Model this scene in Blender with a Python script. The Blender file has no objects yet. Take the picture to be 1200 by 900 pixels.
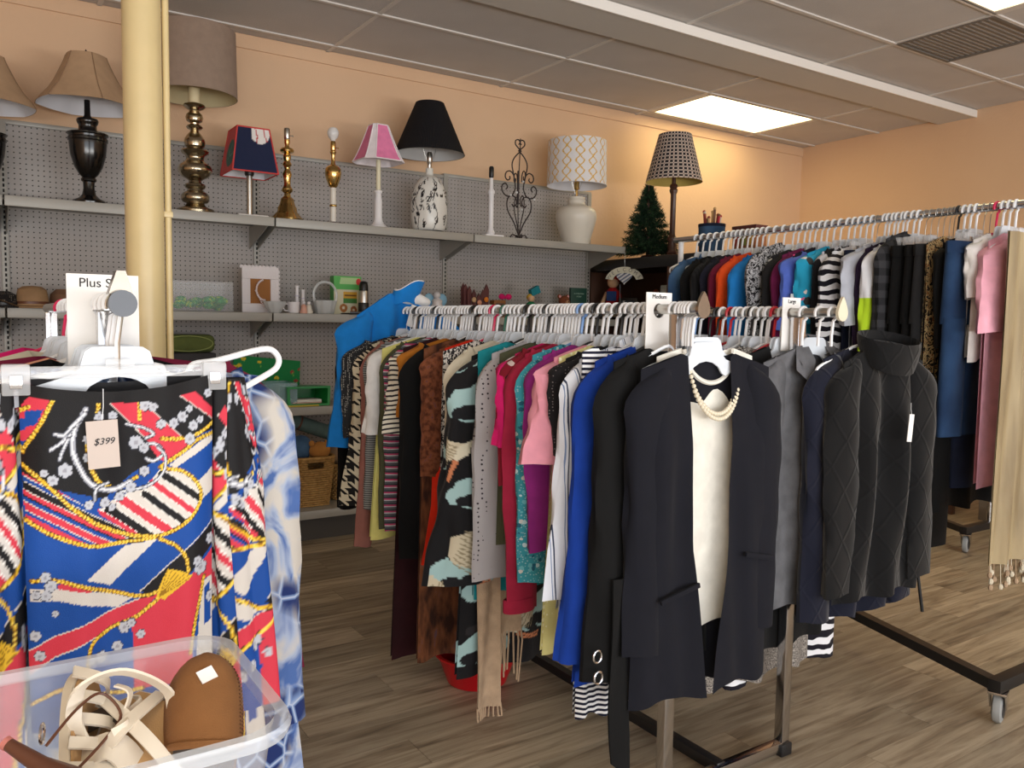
import bpy, bmesh, math, random
import numpy as np
from mathutils import Vector, Matrix
random.seed(7)
SC = bpy.context.scene
COL = SC.collection
PI = math.pi

# ---------------------------------------------------------------- camera, world, large lights, exposure
CAM_H = 1.2
YAW, PIT, ROL, FPX = math.radians(33.53), math.radians(4.23), math.radians(.87), 963.4
cw = Vector((math.sin(YAW)*math.cos(PIT), math.cos(YAW)*math.cos(PIT), -math.sin(PIT)))
cr = Vector((math.cos(YAW), -math.sin(YAW), 0)); cu = cr.cross(cw)
CR = math.cos(ROL)*cr + math.sin(ROL)*cu; CU = -math.sin(ROL)*cr + math.cos(ROL)*cu; CW = cw
cam = bpy.data.cameras.new('camera'); camo = bpy.data.objects.new('camera', cam); COL.objects.link(camo)
m = Matrix((CR, CU, -CW)).transposed().to_4x4(); m.translation = (0, 0, CAM_H); camo.matrix_world = m
cam.sensor_width = 36; cam.lens = FPX/1200*36; cam.clip_start = .05; cam.clip_end = 60
SC.camera = camo
wd = bpy.data.worlds.new('world'); SC.world = wd; wd.use_nodes = True
wd.node_tree.nodes['Background'].inputs[0].default_value = (.75, .86, 1, 1)
wd.node_tree.nodes['Background'].inputs[1].default_value = 1.0
SC.view_settings.view_transform = 'Standard'; SC.view_settings.look = 'None'
SC.view_settings.exposure = -0.55; SC.view_settings.gamma = 1; SC.view_settings.use_curve_mapping = False

def area_light(name, loc, rot, sx, sy, e, color):
    l = bpy.data.lights.new(name, 'AREA'); l.shape = 'RECTANGLE'; l.size = sx; l.size_y = sy; l.energy = e; l.color = color
    o = bpy.data.objects.new(name, l); COL.objects.link(o); o.location = loc; o.rotation_euler = rot
    return o
# daylight through the storefront windows behind the camera
area_light('storefront_daylight', (0.6, -3.42, 1.5), (math.radians(90), 0, 0), 8.6, 2.2, 200, (.92, .96, 1.0))
# added upward fill to brighten the ceiling, standing in for daylight off the pavement
area_light('ceiling_fill', (0.6, -3.40, .75), (math.radians(142), 0, 0), 8.6, .8, 420, (1.0, .97, .92))

# ---------------------------------------------------------------- helpers
def S(*c):
    if len(c) == 1: c = c[0]
    o = []
    for v in c[:3]:
        v /= 255.; o.append(v/12.92 if v <= .04045 else ((v+.055)/1.055)**2.4)
    return tuple(o) + (1.,)

def ray(px, py):
    return (px-600)/FPX*CR - (py-450)/FPX*CU + CW
def onY(px, py, Y):
    d = ray(px, py); t = Y/d.y; return Vector((0, 0, CAM_H)) + t*d
def onX(px, py, X):
    d = ray(px, py); t = X/d.x; return Vector((0, 0, CAM_H)) + t*d
def onZ(px, py, Z):
    d = ray(px, py); t = (Z-CAM_H)/d.z; return Vector((0, 0, CAM_H)) + t*d
def depth(p): return (Vector(p)-Vector((0, 0, CAM_H))).dot(CW)

class MB:
    """collects shapes into one mesh"""
    def __init__(s): s.v = []; s.f = []; s.c = None
    def add(s, vs, fs):
        n = len(s.v); s.v += [tuple(a) for a in vs]; s.f += [tuple(i+n for i in f) for f in fs]; return s
    def box(s, x0, x1, y0, y1, z0, z1):
        return s.add([(x0,y0,z0),(x1,y0,z0),(x1,y1,z0),(x0,y1,z0),(x0,y0,z1),(x1,y0,z1),(x1,y1,z1),(x0,y1,z1)],
              [(0,3,2,1),(4,5,6,7),(0,1,5,4),(1,2,6,5),(2,3,7,6),(3,0,4,7)])
    def rbox(s, x0, x1, y0, y1, z0, z1, b=.004, seg=2):
        bm = bmesh.new(); bmesh.ops.create_cube(bm, size=1)
        for v in bm.verts: v.co = ((x0+x1)/2+v.co.x*(x1-x0), (y0+y1)/2+v.co.y*(y1-y0), (z0+z1)/2+v.co.z*(z1-z0))
        bmesh.ops.bevel(bm, geom=bm.edges[:], offset=b, segments=seg, affect='EDGES', profile=.6)
        bm.verts.index_update()
        s.add([v.co for v in bm.verts], [[v.index for v in f.verts] for f in bm.faces]); bm.free(); return s
    def lathe(s, prof, seg=24, c=(0,0,0), sy=1, wob=None, cap=True):
        vs = []; fs = []; n = len(prof)
        for r, z in prof:
            for k in range(seg):
                a = 2*PI*k/seg; q = r*(wob(a, z) if wob else 1)
                vs.append((c[0]+q*math.cos(a), c[1]+q*math.sin(a)*sy, c[2]+z))
        for i in range(n-1):
            for k in range(seg):
                k2 = (k+1) % seg; fs.append((i*seg+k, i*seg+k2, (i+1)*seg+k2, (i+1)*seg+k))
        if cap:
            if prof[0][0] > 1e-4: fs.append(tuple(range(seg-1, -1, -1)))
            if prof[-1][0] > 1e-4: fs.append(tuple((n-1)*seg+k for k in range(seg)))
        return s.add(vs, fs)
    def tube(s, pts, r, seg=8, closed=False, cap=True):
        pts = [Vector(p) for p in pts]; n = len(pts)
        rr = r if isinstance(r, (list, tuple)) else [r]*n
        t0 = (pts[1]-pts[0]).normalized()
        nrm = Vector((0,0,1)).cross(t0)
        if nrm.length < .1: nrm = Vector((1,0,0)).cross(t0)
        nrm.normalize(); vs = []; fs = []
        for i, p in enumerate(pts):
            a = pts[(i-1) % n] if (closed or i > 0) else p
            b = pts[(i+1) % n] if (closed or i < n-1) else p
            t = (b-a).normalized(); nrm = (nrm - t*nrm.dot(t)).normalized(); bn = t.cross(nrm)
            for k in range(seg):
                g = 2*PI*k/seg; vs.append(p + rr[i]*(math.cos(g)*nrm + math.sin(g)*bn))
        for i in range(n if closed else n-1):
            j = (i+1) % n
            for k in range(seg):
                k2 = (k+1) % seg; fs.append((i*seg+k, i*seg+k2, j*seg+k2, j*seg+k))
        if cap and not closed:
            fs.append(tuple(range(seg-1, -1, -1))); fs.append(tuple((n-1)*seg+k for k in range(seg)))
        return s.add(vs, fs)
    def cyl(s, a, b, r, seg=12): return s.tube([a, b], r, seg)
    def grid(s, P, flip=False):
        nr = len(P); nc = len(P[0]); fs = []
        for i in range(nr-1):
            for j in range(nc-1):
                q = (i*nc+j, i*nc+j+1, (i+1)*nc+j+1, (i+1)*nc+j); fs.append(q[::-1] if flip else q)
        return s.add([p for row in P for p in row], fs)
    def ball(s, c, r, seg=12, sc=(1,1,1)):
        pr = []
        n = max(4, seg//2+1)
        vs = []; fs = []
        for i in range(n+1):
            a = -PI/2+PI*i/n
            for k in range(seg):
                g = 2*PI*k/seg
                vs.append((c[0]+r*sc[0]*math.cos(a)*math.cos(g), c[1]+r*sc[1]*math.cos(a)*math.sin(g), c[2]+r*sc[2]*math.sin(a)))
        for i in range(n):
            for k in range(seg):
                k2 = (k+1) % seg; fs.append((i*seg+k, i*seg+k2, (i+1)*seg+k2, (i+1)*seg+k))
        return s.add(vs, fs)
    def prism(s, poly, y0, y1):           # poly in (x, z), extruded along y
        n = len(poly)
        vs = [(x, y0, z) for x, z in poly] + [(x, y1, z) for x, z in poly]
        fs = [tuple(range(n)), tuple(range(2*n-1, n-1, -1))] + [(i, n+i, n+(i+1) % n, (i+1) % n) for i in range(n)]
        return s.add(vs, fs)
    def xf(s, M, start=0):
        for i in range(start, len(s.v)): s.v[i] = tuple(M @ Vector(s.v[i]))
        return s
    def mesh(s, name, mat, smooth=True, ang=40, weld=False):
        me = bpy.data.meshes.new(name); me.from_pydata(s.v, [], s.f)
        if weld:
            bm = bmesh.new(); bm.from_mesh(me); bmesh.ops.remove_doubles(bm, verts=bm.verts[:], dist=1e-5); bm.to_mesh(me); bm.free()
        if s.c is not None and not weld:
            ca = me.color_attributes.new('Col', 'FLOAT_COLOR', 'POINT')
            ca.data.foreach_set('color', np.asarray(s.c, dtype=np.float32).ravel())
        if mat: me.materials.append(mat)
        if smooth:
            me.shade_smooth(); me.set_sharp_from_angle(angle=math.radians(ang))
        me.update(); return me
    def build(s, name, mat, parent=None, loc=None, rz=0, smooth=True, ang=40, label=None, weld=False):
        return link(s.mesh(name, mat, smooth, ang, weld), name, parent, loc, rz, label)

def link(me, name, parent=None, loc=None, rz=0, label=None):
    o = bpy.data.objects.new(name, me); COL.objects.link(o)
    if parent: o.parent = parent
    if loc is not None: o.location = loc
    if rz: o.rotation_euler[2] = rz
    if label: o['label'] = label
    return o
def thing(name, label, cat, loc=(0,0,0), rz=0, group=None):
    o = bpy.data.objects.new(name, None); COL.objects.link(o); o.empty_display_size = .05
    o.location = loc; o.rotation_euler[2] = rz
    return tag(o, label, cat, group)
def tag(o, label, cat, group=None):
    o['label'] = label; o['category'] = cat
    if group: o['group'] = group
    return o
def struct(o): o['kind'] = 'structure'; return o

# ---------------------------------------------------------------- materials
MATS = {}
class NT:
    def __init__(s, name):
        s.m = bpy.data.materials.new(name); s.m.use_nodes = True; s.t = s.m.node_tree; s.b = s.t.nodes['Principled BSDF']
    def n(s, typ, **kw):
        x = s.t.nodes.new(typ)
        for k, v in kw.items(): setattr(x, k, v)
        return x
    def l(s, a, b): s.t.links.new(a, b)
    def set(s, sock, v):
        if isinstance(v, bpy.types.NodeSocket): s.l(v, sock)
        else: sock.default_value = v
    def math(s, op, a, b=0, c=0):
        x = s.n('ShaderNodeMath', operation=op); s.set(x.inputs[0], a); s.set(x.inputs[1], b); s.set(x.inputs[2], c); return x.outputs[0]
    def mix(s, f, a, b):
        x = s.n('ShaderNodeMix', data_type='RGBA'); s.set(x.inputs[0], f); s.set(x.inputs[6], a); s.set(x.inputs[7], b); return x.outputs[2]
    def coord(s, scale=(1,1,1), rot=(0,0,0), out='Object'):
        c = s.n('ShaderNodeTexCoord'); mp = s.n('ShaderNodeMapping'); mp.inputs['Scale'].default_value = scale; mp.inputs['Rotation'].default_value = rot
        s.l(c.outputs[out], mp.inputs[0]); return mp.outputs[0]
    def xyz(s, v):
        x = s.n('ShaderNodeSeparateXYZ'); s.l(v, x.inputs[0]); return x.outputs
    def noise(s, v, scale, detail=2, dist=0, rough=.5):
        x = s.n('ShaderNodeTexNoise'); s.l(v, x.inputs['Vector']); x.inputs['Scale'].default_value = scale
        x.inputs['Detail'].default_value = detail; x.inputs['Distortion'].default_value = dist; x.inputs['Roughness'].default_value = rough; return x.outputs
    def vor(s, v, scale, feature='F1', rnd=1):
        x = s.n('ShaderNodeTexVoronoi', feature=feature); s.l(v, x.inputs['Vector']); x.inputs['Scale'].default_value = scale
        x.inputs['Randomness'].default_value = rnd; return x.outputs
    def ramp(s, f, stops, const=False):
        x = s.n('ShaderNodeValToRGB'); e = x.color_ramp.elements
        if const: x.color_ramp.interpolation = 'CONSTANT'
        while len(e) < len(stops): e.new(.5)
        for i, (p, c) in enumerate(stops): e[i].position = p; e[i].color = c
        s.l(f, x.inputs[0]); return x.outputs[0]
    def bump(s, h, strength=.3, dist=.002):
        x = s.n('ShaderNodeBump'); x.inputs['Strength'].default_value = strength; x.inputs['Distance'].default_value = dist
        s.l(h, x.inputs['Height']); s.l(x.outputs[0], s.b.inputs['Normal'])
    def out(s, color, rough=.6, metal=0, spec=.5):
        s.set(s.b.inputs['Base Color'], color); s.b.inputs['Roughness'].default_value = rough; s.b.inputs['Metallic'].default_value = metal
        s.b.inputs['Specular IOR Level'].default_value = spec; return s.m

def solid(name, c, rough=.5, metal=0, spec=.5, var=.0, bump=None, alpha=None, trans=None, emit=None):
    if name in MATS: return MATS[name]
    t = NT(name); col = S(c)
    if var:
        n = t.noise(t.coord(), 9, 3)[0]
        d = tuple(x*(1-var) for x in col[:3])+(1,); b = tuple(min(1, x*(1+var)) for x in col[:3])+(1,)
        t.out(t.ramp(n, [(.3, d), (.7, b)]), rough, metal, spec)
    else: t.out(col, rough, metal, spec)
    if bump: t.bump(t.noise(t.coord(), bump[0], 3)[0], bump[1], .002)
    if alpha is not None: t.b.inputs['Alpha'].default_value = alpha
    if trans: t.b.inputs['Transmission Weight'].default_value = trans
    if emit:
        t.b.inputs['Emission Color'].default_value = S(emit[0]); t.b.inputs['Emission Strength'].default_value = emit[1]
    MATS[name] = t.m; return t.m

def cloth_finish(t, color, rough=.9, weave=900, strength=.25, sheen=.04):
    t.out(color, rough, 0, .25); t.b.inputs['Sheen Weight'].default_value = sheen; t.b.inputs['Sheen Roughness'].default_value = .5
    n = t.noise(t.coord(), weave, 2)[0]; w = t.noise(t.coord(), 14, 3)[0]
    t.bump(t.math('MULTIPLY_ADD', n, .16, w), min(1, strength*1.3), .011)
    return t.m
def fab(name, c, rough=.9, weave=900, var=.08, strength=.45, sheen=.03):
    k = 'fab_'+name
    if k in MATS: return MATS[k]
    t = NT(k); col = S(c); n = t.noise(t.coord(), 25, 3)[0]
    d = tuple(x*(1-var) for x in col[:3])+(1,); b = tuple(min(1, x*(1+var)) for x in col[:3])+(1,)
    MATS[k] = cloth_finish(t, t.ramp(n, [(.3, d), (.7, b)]), rough, weave, strength, sheen); return MATS[k]
def fab_stripe(name, axis, stops, period, rough=.9, rot=0, wob=0):
    """stops: [(pos, colour)] across one period"""
    k = 'fab_'+name
    if k in MATS: return MATS[k]
    t = NT(k); v = t.coord(rot=(0, rot, 0)); a = t.xyz(v)[axis]
    if wob: a = t.math('MULTIPLY_ADD', t.noise(t.coord(), 5, 2)[0], wob, a)
    f = t.math('FRACT', t.math('DIVIDE', a, period))
    MATS[k] = cloth_finish(t, t.ramp(f, [(p, S(c)) for p, c in stops], True), rough); return MATS[k]
def fab_dots(name, bg, fg, scale, size, rnd=.3, weave=900):
    k = 'fab_'+name
    if k in MATS: return MATS[k]
    t = NT(k); d = t.vor(t.coord((1, .6, 1)), scale, rnd=rnd)[0]
    MATS[k] = cloth_finish(t, t.ramp(d, [(0, S(fg)), (size, S(bg))], True), .9, weave); return MATS[k]
def fab_noise(name, stops, scale, detail=3, dist=0, const=False, aniso=(1,1,1), rough=.9):
    k = 'fab_'+name
    if k in MATS: return MATS[k]
    t = NT(k); n = t.noise(t.coord(aniso), scale, detail, dist)[0]
    MATS[k] = cloth_finish(t, t.ramp(n, [(p, S(c)) for p, c in stops], const), rough); return MATS[k]
def fab_floral(name, bg, cols, scale, size=.38, fine=None):
    """blossoms of several colours strewn over a ground"""
    k = 'fab_'+name
    if k in MATS: return MATS[k]
    t = NT(k); v = t.coord((1, .5, 1)); vo = t.vor(v, scale); w = t.noise(v, scale*2.2, 2)[0]
    r = t.xyz(vo[1])[0]; n = len(cols)
    pal = t.ramp(r, [(i/n, S(c)) for i, c in enumerate(cols)], True)
    d = t.math('MULTIPLY_ADD', w, .35, vo[0]); f = t.math('LESS_THAN', d, size+.17)
    base = S(bg)
    if fine:
        v2 = t.vor(v, scale*2.7); f2 = t.math('LESS_THAN', v2[0], .28); base = t.mix(f2, base, S(fine))
    MATS[k] = cloth_finish(t, t.mix(f, base, pal)); return MATS[k]
def vcol(name, rough=.9, sheen=.1, metal=0, spec=.3, cloth=True):
    if name in MATS: return MATS[name]
    t = NT(name); a = t.n('ShaderNodeVertexColor', layer_name='Col')
    if cloth: cloth_finish(t, a.outputs[0], rough, sheen=sheen)
    else: t.out(a.outputs[0], rough, metal, spec)
    MATS[name] = t.m; return t.m

class Paint:
    """a numpy canvas; its colours are written to mesh vertices"""
    def __init__(s, x0, y0, x1, y1, res, bg):
        s.x0, s.y0, s.res = x0, y0, res; s.w = int((x1-x0)*res)+1; s.h = int((y1-y0)*res)+1
        s.a = np.zeros((s.h, s.w, 3), np.float32); s.a[:] = S(bg)[:3]
        yy, xx = np.mgrid[0:s.h, 0:s.w]; s.X = x0+xx/res; s.Y = y0+yy/res
    def fill(s, m, c): s.a[m] = S(c)[:3]
    def inside(s, P):
        m = np.zeros(s.X.shape, bool); n = len(P)
        for i in range(n):
            (x1, y1), (x2, y2) = P[i], P[(i+1) % n]
            if y1 == y2: continue
            m ^= ((y1 > s.Y) != (y2 > s.Y)) & (s.X < (x2-x1)*(s.Y-y1)/(y2-y1)+x1)
        return m
    def poly(s, P, c, clip=None):
        m = s.inside(P); s.fill(m if clip is None else m & clip, c)
    def dist(s, P):
        d = np.full(s.X.shape, 1e9, np.float32); L = np.zeros(s.X.shape, np.float32); acc = 0
        for (x1, y1), (x2, y2) in zip(P[:-1], P[1:]):
            dx, dy = x2-x1, y2-y1; q = dx*dx+dy*dy
            if q == 0: continue
            t = np.clip(((s.X-x1)*dx+(s.Y-y1)*dy)/q, 0, 1); e = np.hypot(s.X-x1-t*dx, s.Y-y1-t*dy)
            k = e < d; d[k] = e[k]; L[k] = (acc+t*math.sqrt(q))[k]; acc += math.sqrt(q)
        return d, L
    def line(s, P, w, c, clip=None):
        d, L = s.dist(P); m = d < w/2; s.fill(m if clip is None else m & clip, c)
    def rope(s, P, w):
        P = spline(P, 6); d, L = s.dist(P); s.fill(d < w/2+.45, (60, 45, 20)); k = d < w/2
        tw = np.sin((L+d*.9)*2*PI/(w*1.05)); s.fill(k, (222, 178, 45)); s.fill(k & (tw > .55), (150, 105, 25)); s.fill(k & (tw < -.6), (245, 215, 95))
    def disc(s, x, y, r, c, ry=None): s.fill(((s.X-x)/r)**2+((s.Y-y)/(ry or r))**2 < 1, c)
    def flower(s, x, y, r, c=(235, 236, 240), o=(40, 42, 55), n=6):
        for k in range(n):
            a = 2*PI*k/n+x; s.disc(x+.62*r*math.cos(a), y+.62*r*math.sin(a), r*.5, o)
        for k in range(n):
            a = 2*PI*k/n+x; s.disc(x+.62*r*math.cos(a), y+.62*r*math.sin(a), r*.39, c)
        s.disc(x, y, r*.3, (150, 150, 160))
    def get(s, x, y):
        i = np.clip(((np.asarray(y)-s.y0)*s.res).round().astype(int), 0, s.h-1); j = np.clip(((np.asarray(x)-s.x0)*s.res).round().astype(int), 0, s.w-1)
        r = s.a[i, j]; return np.concatenate([r, np.ones(r.shape[:-1]+(1,), np.float32)], -1)

def spline(P, n=6, closed=False):
    P = [Vector(p) for p in P]; out = []; N = len(P)
    for i in range(N if closed else N-1):
        g = lambda k: P[k % N] if closed else P[min(max(k, 0), N-1)]
        a, b, c, d = g(i-1), g(i), g(i+1), g(i+2)
        for k in range(n):
            t = k/n; out.append(.5*((2*b)+(c-a)*t+(2*a-5*b+4*c-d)*t*t+(3*b-a-3*c+d)*t**3))
    if not closed: out.append(P[-1])
    return out

# common materials
CHROME = solid('chrome', (205, 205, 208), .16, 1)
STEEL = solid('brushed_steel', (190, 188, 182), .3, 1)
BLACKM = solid('black_metal', (24, 24, 26), .4, 0, .5)
WPLAST = solid('white_plastic', (238, 240, 244), .35)
FROST = solid('frosted_plastic', (232, 238, 246), .3, 0, .5, alpha=.72)
BOXCLEAR = solid('box_plastic', (236, 240, 244), .1, 0, .5, alpha=.11)
CLEAR = solid('clear_plastic', (240, 243, 248), .12, 0, .6, alpha=.28)
PAPER = solid('white_card', (240, 238, 236), .7)
INK = solid('ink', (40, 38, 40), .8)
# ================================================================ the room
XL, XR, YF, YB = -4.0, 6.24, -3.5, 4.80
CZ_FAR, CZ_NEAR, CZ_BEAM = 2.79, 2.815, 2.765

def wall_mat():
    t = NT('peach_wall'); v = t.coord(); n = t.noise(v, 45, 4)[0]; n2 = t.noise(v, 1.2, 2)[0]
    t.out(t.ramp(n2, [(.3, S(216, 180, 146)), (.7, S(221, 186, 152))]), .75, 0, .3); t.bump(n, .35, .004); return t.m
WALL = wall_mat()
def floor_mat():
    t = NT('vinyl_plank'); oi = t.n('ShaderNodeObjectInfo'); v = t.coord()
    off = t.n('ShaderNodeVectorMath', operation='ADD'); t.l(v, off.inputs[0])
    cmb = t.n('ShaderNodeCombineXYZ'); t.l(t.math('MULTIPLY', oi.outputs['Random'], 37), cmb.inputs[0]); t.l(t.math('MULTIPLY', oi.outputs['Random'], 11), cmb.inputs[1])
    t.l(cmb.outputs[0], off.inputs[1])
    mp = t.n('ShaderNodeMapping'); mp.inputs['Scale'].default_value = (1.1, 14, 1); t.l(off.outputs[0], mp.inputs[0])
    n = t.noise(mp.outputs[0], 2.2, 6, .8, .6)[0]; 
    c = t.ramp(n, [(.25, S(104, 92, 78)), (.42, S(154, 138, 116)), (.55, S(178, 163, 140)), (.75, S(200, 186, 162))])
    hs = t.n('ShaderNodeHueSaturation'); t.l(c, hs.inputs['Color']); t.l(t.math('MULTIPLY_ADD', oi.outputs['Random'], .5, .68), hs.inputs['Value'])
    t.out(hs.outputs[0], .42, 0, .45); t.bump(n, .12, .002); return t.m
FLOORM = floor_mat()
JOINT = solid('plank_joint', (62, 55, 47), .8)
fl = struct(MB().box(XL, XR, YF, YB, -.06, -.0015).build('floor', JOINT, smooth=False))
PW, PL = .152, .915
pm = MB().box(.0008, PL-.0008, .0006, PW-.0006, -.0015, 0).mesh('plank', FLOORM, False)
rows = int((YB-.55)/PW)+1
for r in range(rows):
    y = YB-(r+1)*PW; x0 = -.2-((r*.37) % 1)*PL
    k = 0
    while x0+k*PL < XR-.01:
        x = x0+k*PL; k += 1
        if x+PL > XR:
            link(MB().box(.0008, XR-x, .0006, PW-.0006, -.0015, 0).mesh('plank', FLOORM, False), 'plank', fl, (x, y, 0)); continue
        link(pm, 'plank', fl, (x, y, 0))
yy = YB-rows*PW   # the floor beyond what the planks cover
rest = MB().box(XL, XR, YF, yy, -.0015, 0).box(XL, -.2-PL, yy, YB, -.0015, 0).build('plank_field', FLOORM, fl, smooth=False); rest['kind'] = 'stuff'

struct(MB().box(XL-.1, XR+.1, YB, YB+.1, -.06, 3.0).build('wall_back', WALL, smooth=False))
struct(MB().box(XR, XR+.1, YF-.1, YB+.1, -.06, 3.0).build('wall_right', WALL, smooth=False))
struct(MB().box(XL-.1, XL, YF-.1, YB+.1, -.06, 3.0).build('wall_left', WALL, smooth=False))
# storefront behind the camera: low wall, header, piers and window frames
struct(MB().box(XL, XR, YF-.1, YF, -.06, .35).box(XL, XR, YF-.1, YF, 2.6, 3.0).box(XL, -3.75, YF-.1, YF, .35, 2.6).box(5.0, XR, YF-.1, YF, .35, 2.6).build('wall_front', WALL, smooth=False))
wf = MB()
for x in (-3.75, -1.56, .63, 2.81, 4.95): wf.box(x, x+.05, YF-.07, YF-.02, .35, 2.6)
wf.box(-3.75, 5.0, YF-.07, YF-.02, .35, .4).box(-3.75, 5.0, YF-.07, YF-.02, 2.55, 2.6)
struct(wf.build('window_1', solid('window_frame', (120, 118, 112), .4, .6), smooth=False))
struct(MB().rbox(XL, XR, YB-.012, YB, 2.715, CZ_FAR-.005, .003).build('trim_1', WALL))
struct(MB().rbox(3.9, XR, YB-.014, YB, 0, .1, .003).build('baseboard_back', solid('base_vinyl', (70, 62, 55), .6)))
struct(MB().rbox(XR-.014, XR, YF, YB-.014, 0, .1, .003).build('baseboard_right', MATS['base_vinyl']))

# ceiling: slab, tiles and T bars
def tile_mat():
    t = NT('ceiling_tile'); v = t.coord(); n = t.noise(v, 160, 3)[0]; n2 = t.noise(v, 3, 2)[0]
    t.out(t.ramp(n2, [(.3, S(196, 191, 187)), (.7, S(203, 198, 194))]), .9, 0, .2); t.bump(n, .4, .003); return t.m
TILE = tile_mat(); TBAR = solid('t_bar_white', (212, 207, 201), .5)
ce = struct(MB().box(XL, XR, YF, YB, 2.87, 3.0).build('ceiling', solid('ceiling_void', (150, 146, 142), .9), smooth=False))
def tiles(xs, ys, z, skip=()):
    for i in range(len(xs)-1):
        for j in range(len(ys)-1):
            if (i, j) in skip: continue
            x0, x1, y0, y1 = xs[i], xs[i+1], ys[j], ys[j+1]
            MB().box(.004, x1-x0-.004, .004, y1-y0-.004, .004, .02).build('ceiling_tile', TILE, ce, (x0, y0, z), smooth=False)
    for x in xs[1:-1]: MB().box(-.012, .012, 0, ys[-1]-ys[0], 0, .03).build('t_bar', TBAR, ce, (x, ys[0], z-.002), smooth=False)
    for y in ys[1:-1]: MB().box(0, xs[-1]-xs[0], -.012, .012, 0, .03).build('t_bar', TBAR, ce, (xs[0], y, z-.004), smooth=False)
xs = [XL, -3.05, -1.83, -.61, .61, 1.83, 3.05, 4.27, 5.49, XR]
ysf = [3.57, 4.07, 4.68, YB]
tiles(xs, ysf, CZ_FAR, skip={(7, 1)})
xs2 = [XL, -2.58, -1.41, -.24, .93, 2.10, 3.27, 4.44, 5.61, XR]
ys2 = [YF, -2.5, -1.9, -1.3, -.7, -.1, .5, 1.1, 1.7, 2.27, 2.82, 3.29]
tiles(xs2, ys2, CZ_NEAR, skip={(6, 8), (2, 4), (6, 3), (2, 8)})
bm_ = MB().box(XL, XR, 3.29, 3.57, CZ_BEAM, 2.87)
struct(bm_.build('trim_2', solid('beam_paint', (204, 199, 192), .8), smooth=False))
struct(MB().box(XL, XR, 3.278, 3.29, CZ_BEAM-.004, CZ_NEAR-.004).build('trim_3', solid('beam_edge', (240, 236, 230), .5), smooth=False))

LENS = solid('troffer_lens', (255, 250, 225), .4, emit=((255, 236, 178), 8.0))
def troffer(x0, x1, y0, y1, z, label):
    t = thing('ceiling_light', label, 'ceiling light', ((x0+x1)/2, (y0+y1)/2, z), 0, 'recessed ceiling lights')
    a, b = (x1-x0)/2-.005, (y1-y0)/2-.005; i, j = a-.05, b-.02
    f = MB(); f.box(-a, a, -b, -j, -.004, .02).box(-a, a, j, b, -.004, .02).box(-a, -i, -j, j, -.004, .02).box(i, a, -j, j, -.004, .02)
    f.build('frame', TBAR, t, smooth=False)
    MB().rbox(-i, i, -j, j, .002, .014, .003).build('diffuser', LENS, t)
troffer(4.27, 5.49, 4.07, 4.68, CZ_FAR, 'glowing warm fluorescent ceiling panel beside the peach wall above the plaid lamp')
troffer(3.27, 4.44, 1.7, 2.27, CZ_NEAR, 'glowing fluorescent ceiling panel beside the grey air vent')
troffer(-1.41, -.24, -.7, -.1, CZ_NEAR, 'fluorescent ceiling panel over the shop floor towards the storefront window')
# air vent
t = thing('air_vent', 'dark grey square return air grille set in the ceiling', 'air vent', (4.715, 2.545, CZ_NEAR))
GR = solid('vent_grey', (112, 106, 100), .6)
MB().box(-.27, .27, -.27, -.25, -.006, .01).box(-.27, .27, .25, .27, -.006, .01).box(-.27, -.25, -.25, .25, -.006, .01).box(.25, .27, -.25, .25, -.006, .01).build('frame', GR, t, smooth=False)
MB().box(-.25, .25, -.25, .25, .008, .02).build('backing', solid('vent_dark', (70, 66, 62), .8), t, smooth=False)
sl = MB().box(-.25, .25, -.008, .008, 0, .004).mesh('slat', GR, False)
for k in range(16): link(sl, 'slat', t, (0, -.235+k*.0313, 0))

# column with conduit
t = thing('support_column', 'round cream painted column rising to the ceiling behind the plus size rack', 'column', (.522, 3.1, 0))
CREAM = solid('cream_paint', (226, 204, 152), .35, 0, .5, var=.04)
MB().lathe([(.062, 0), (.062, 2.79)], 32).build('shaft', CREAM, t)
MB().lathe([(.105, 0), (.105, .012), (.07, .03), (.062, .03)], 32).build('base_collar', CREAM, t)
MB().tube([(.0765, .0, .0), (.0765, 0, 2.79)], .0115, 10).build('conduit', CREAM, t)
for z in (.5, 1.55, 2.5): MB().rbox(.06, .09, -.016, .016, z, z+.02, .003).build('conduit_clip', CREAM, t)

# ================================================================ pegboard gondola shelving
SHM = solid('shelf_grey', (158, 155, 148), .42, .1, .5)
def peg_mat():
    t = NT('pegboard'); x, y, z = t.xyz(t.coord()); p = .0254
    fx = t.math('SUBTRACT', t.math('FRACT', t.math('DIVIDE', x, p)), .5); fz = t.math('SUBTRACT', t.math('FRACT', t.math('DIVIDE', z, p)), .5)
    d = t.math('SQRT', t.math('ADD', t.math('MULTIPLY', fx, fx), t.math('MULTIPLY', fz, fz)))
    k = t.math('LESS_THAN', d, .135); n = t.noise(t.coord(), 4, 3)[0]
    t.out(t.mix(k, t.ramp(n, [(.3, S(158, 152, 148)), (.7, S(168, 162, 158))]), S(42, 38, 36)), .6); return t.m
PEG = peg_mat(); PY = 4.75; SEC = 1.219; GX = .15
Z_UP, Z_2, Z_3, Z_B = 1.735, 1.235, .72, .17
def shelf(mb, z, yf, lip=.045):
    return mb.rbox(.004, SEC-.004, yf, PY-.015, z-.012, z, .002).rbox(.004, SEC-.004, yf-.004, yf+.012, z-lip, z+.001, .003)
SLOT = solid('slot_black', (18, 18, 18), .9)
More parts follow.
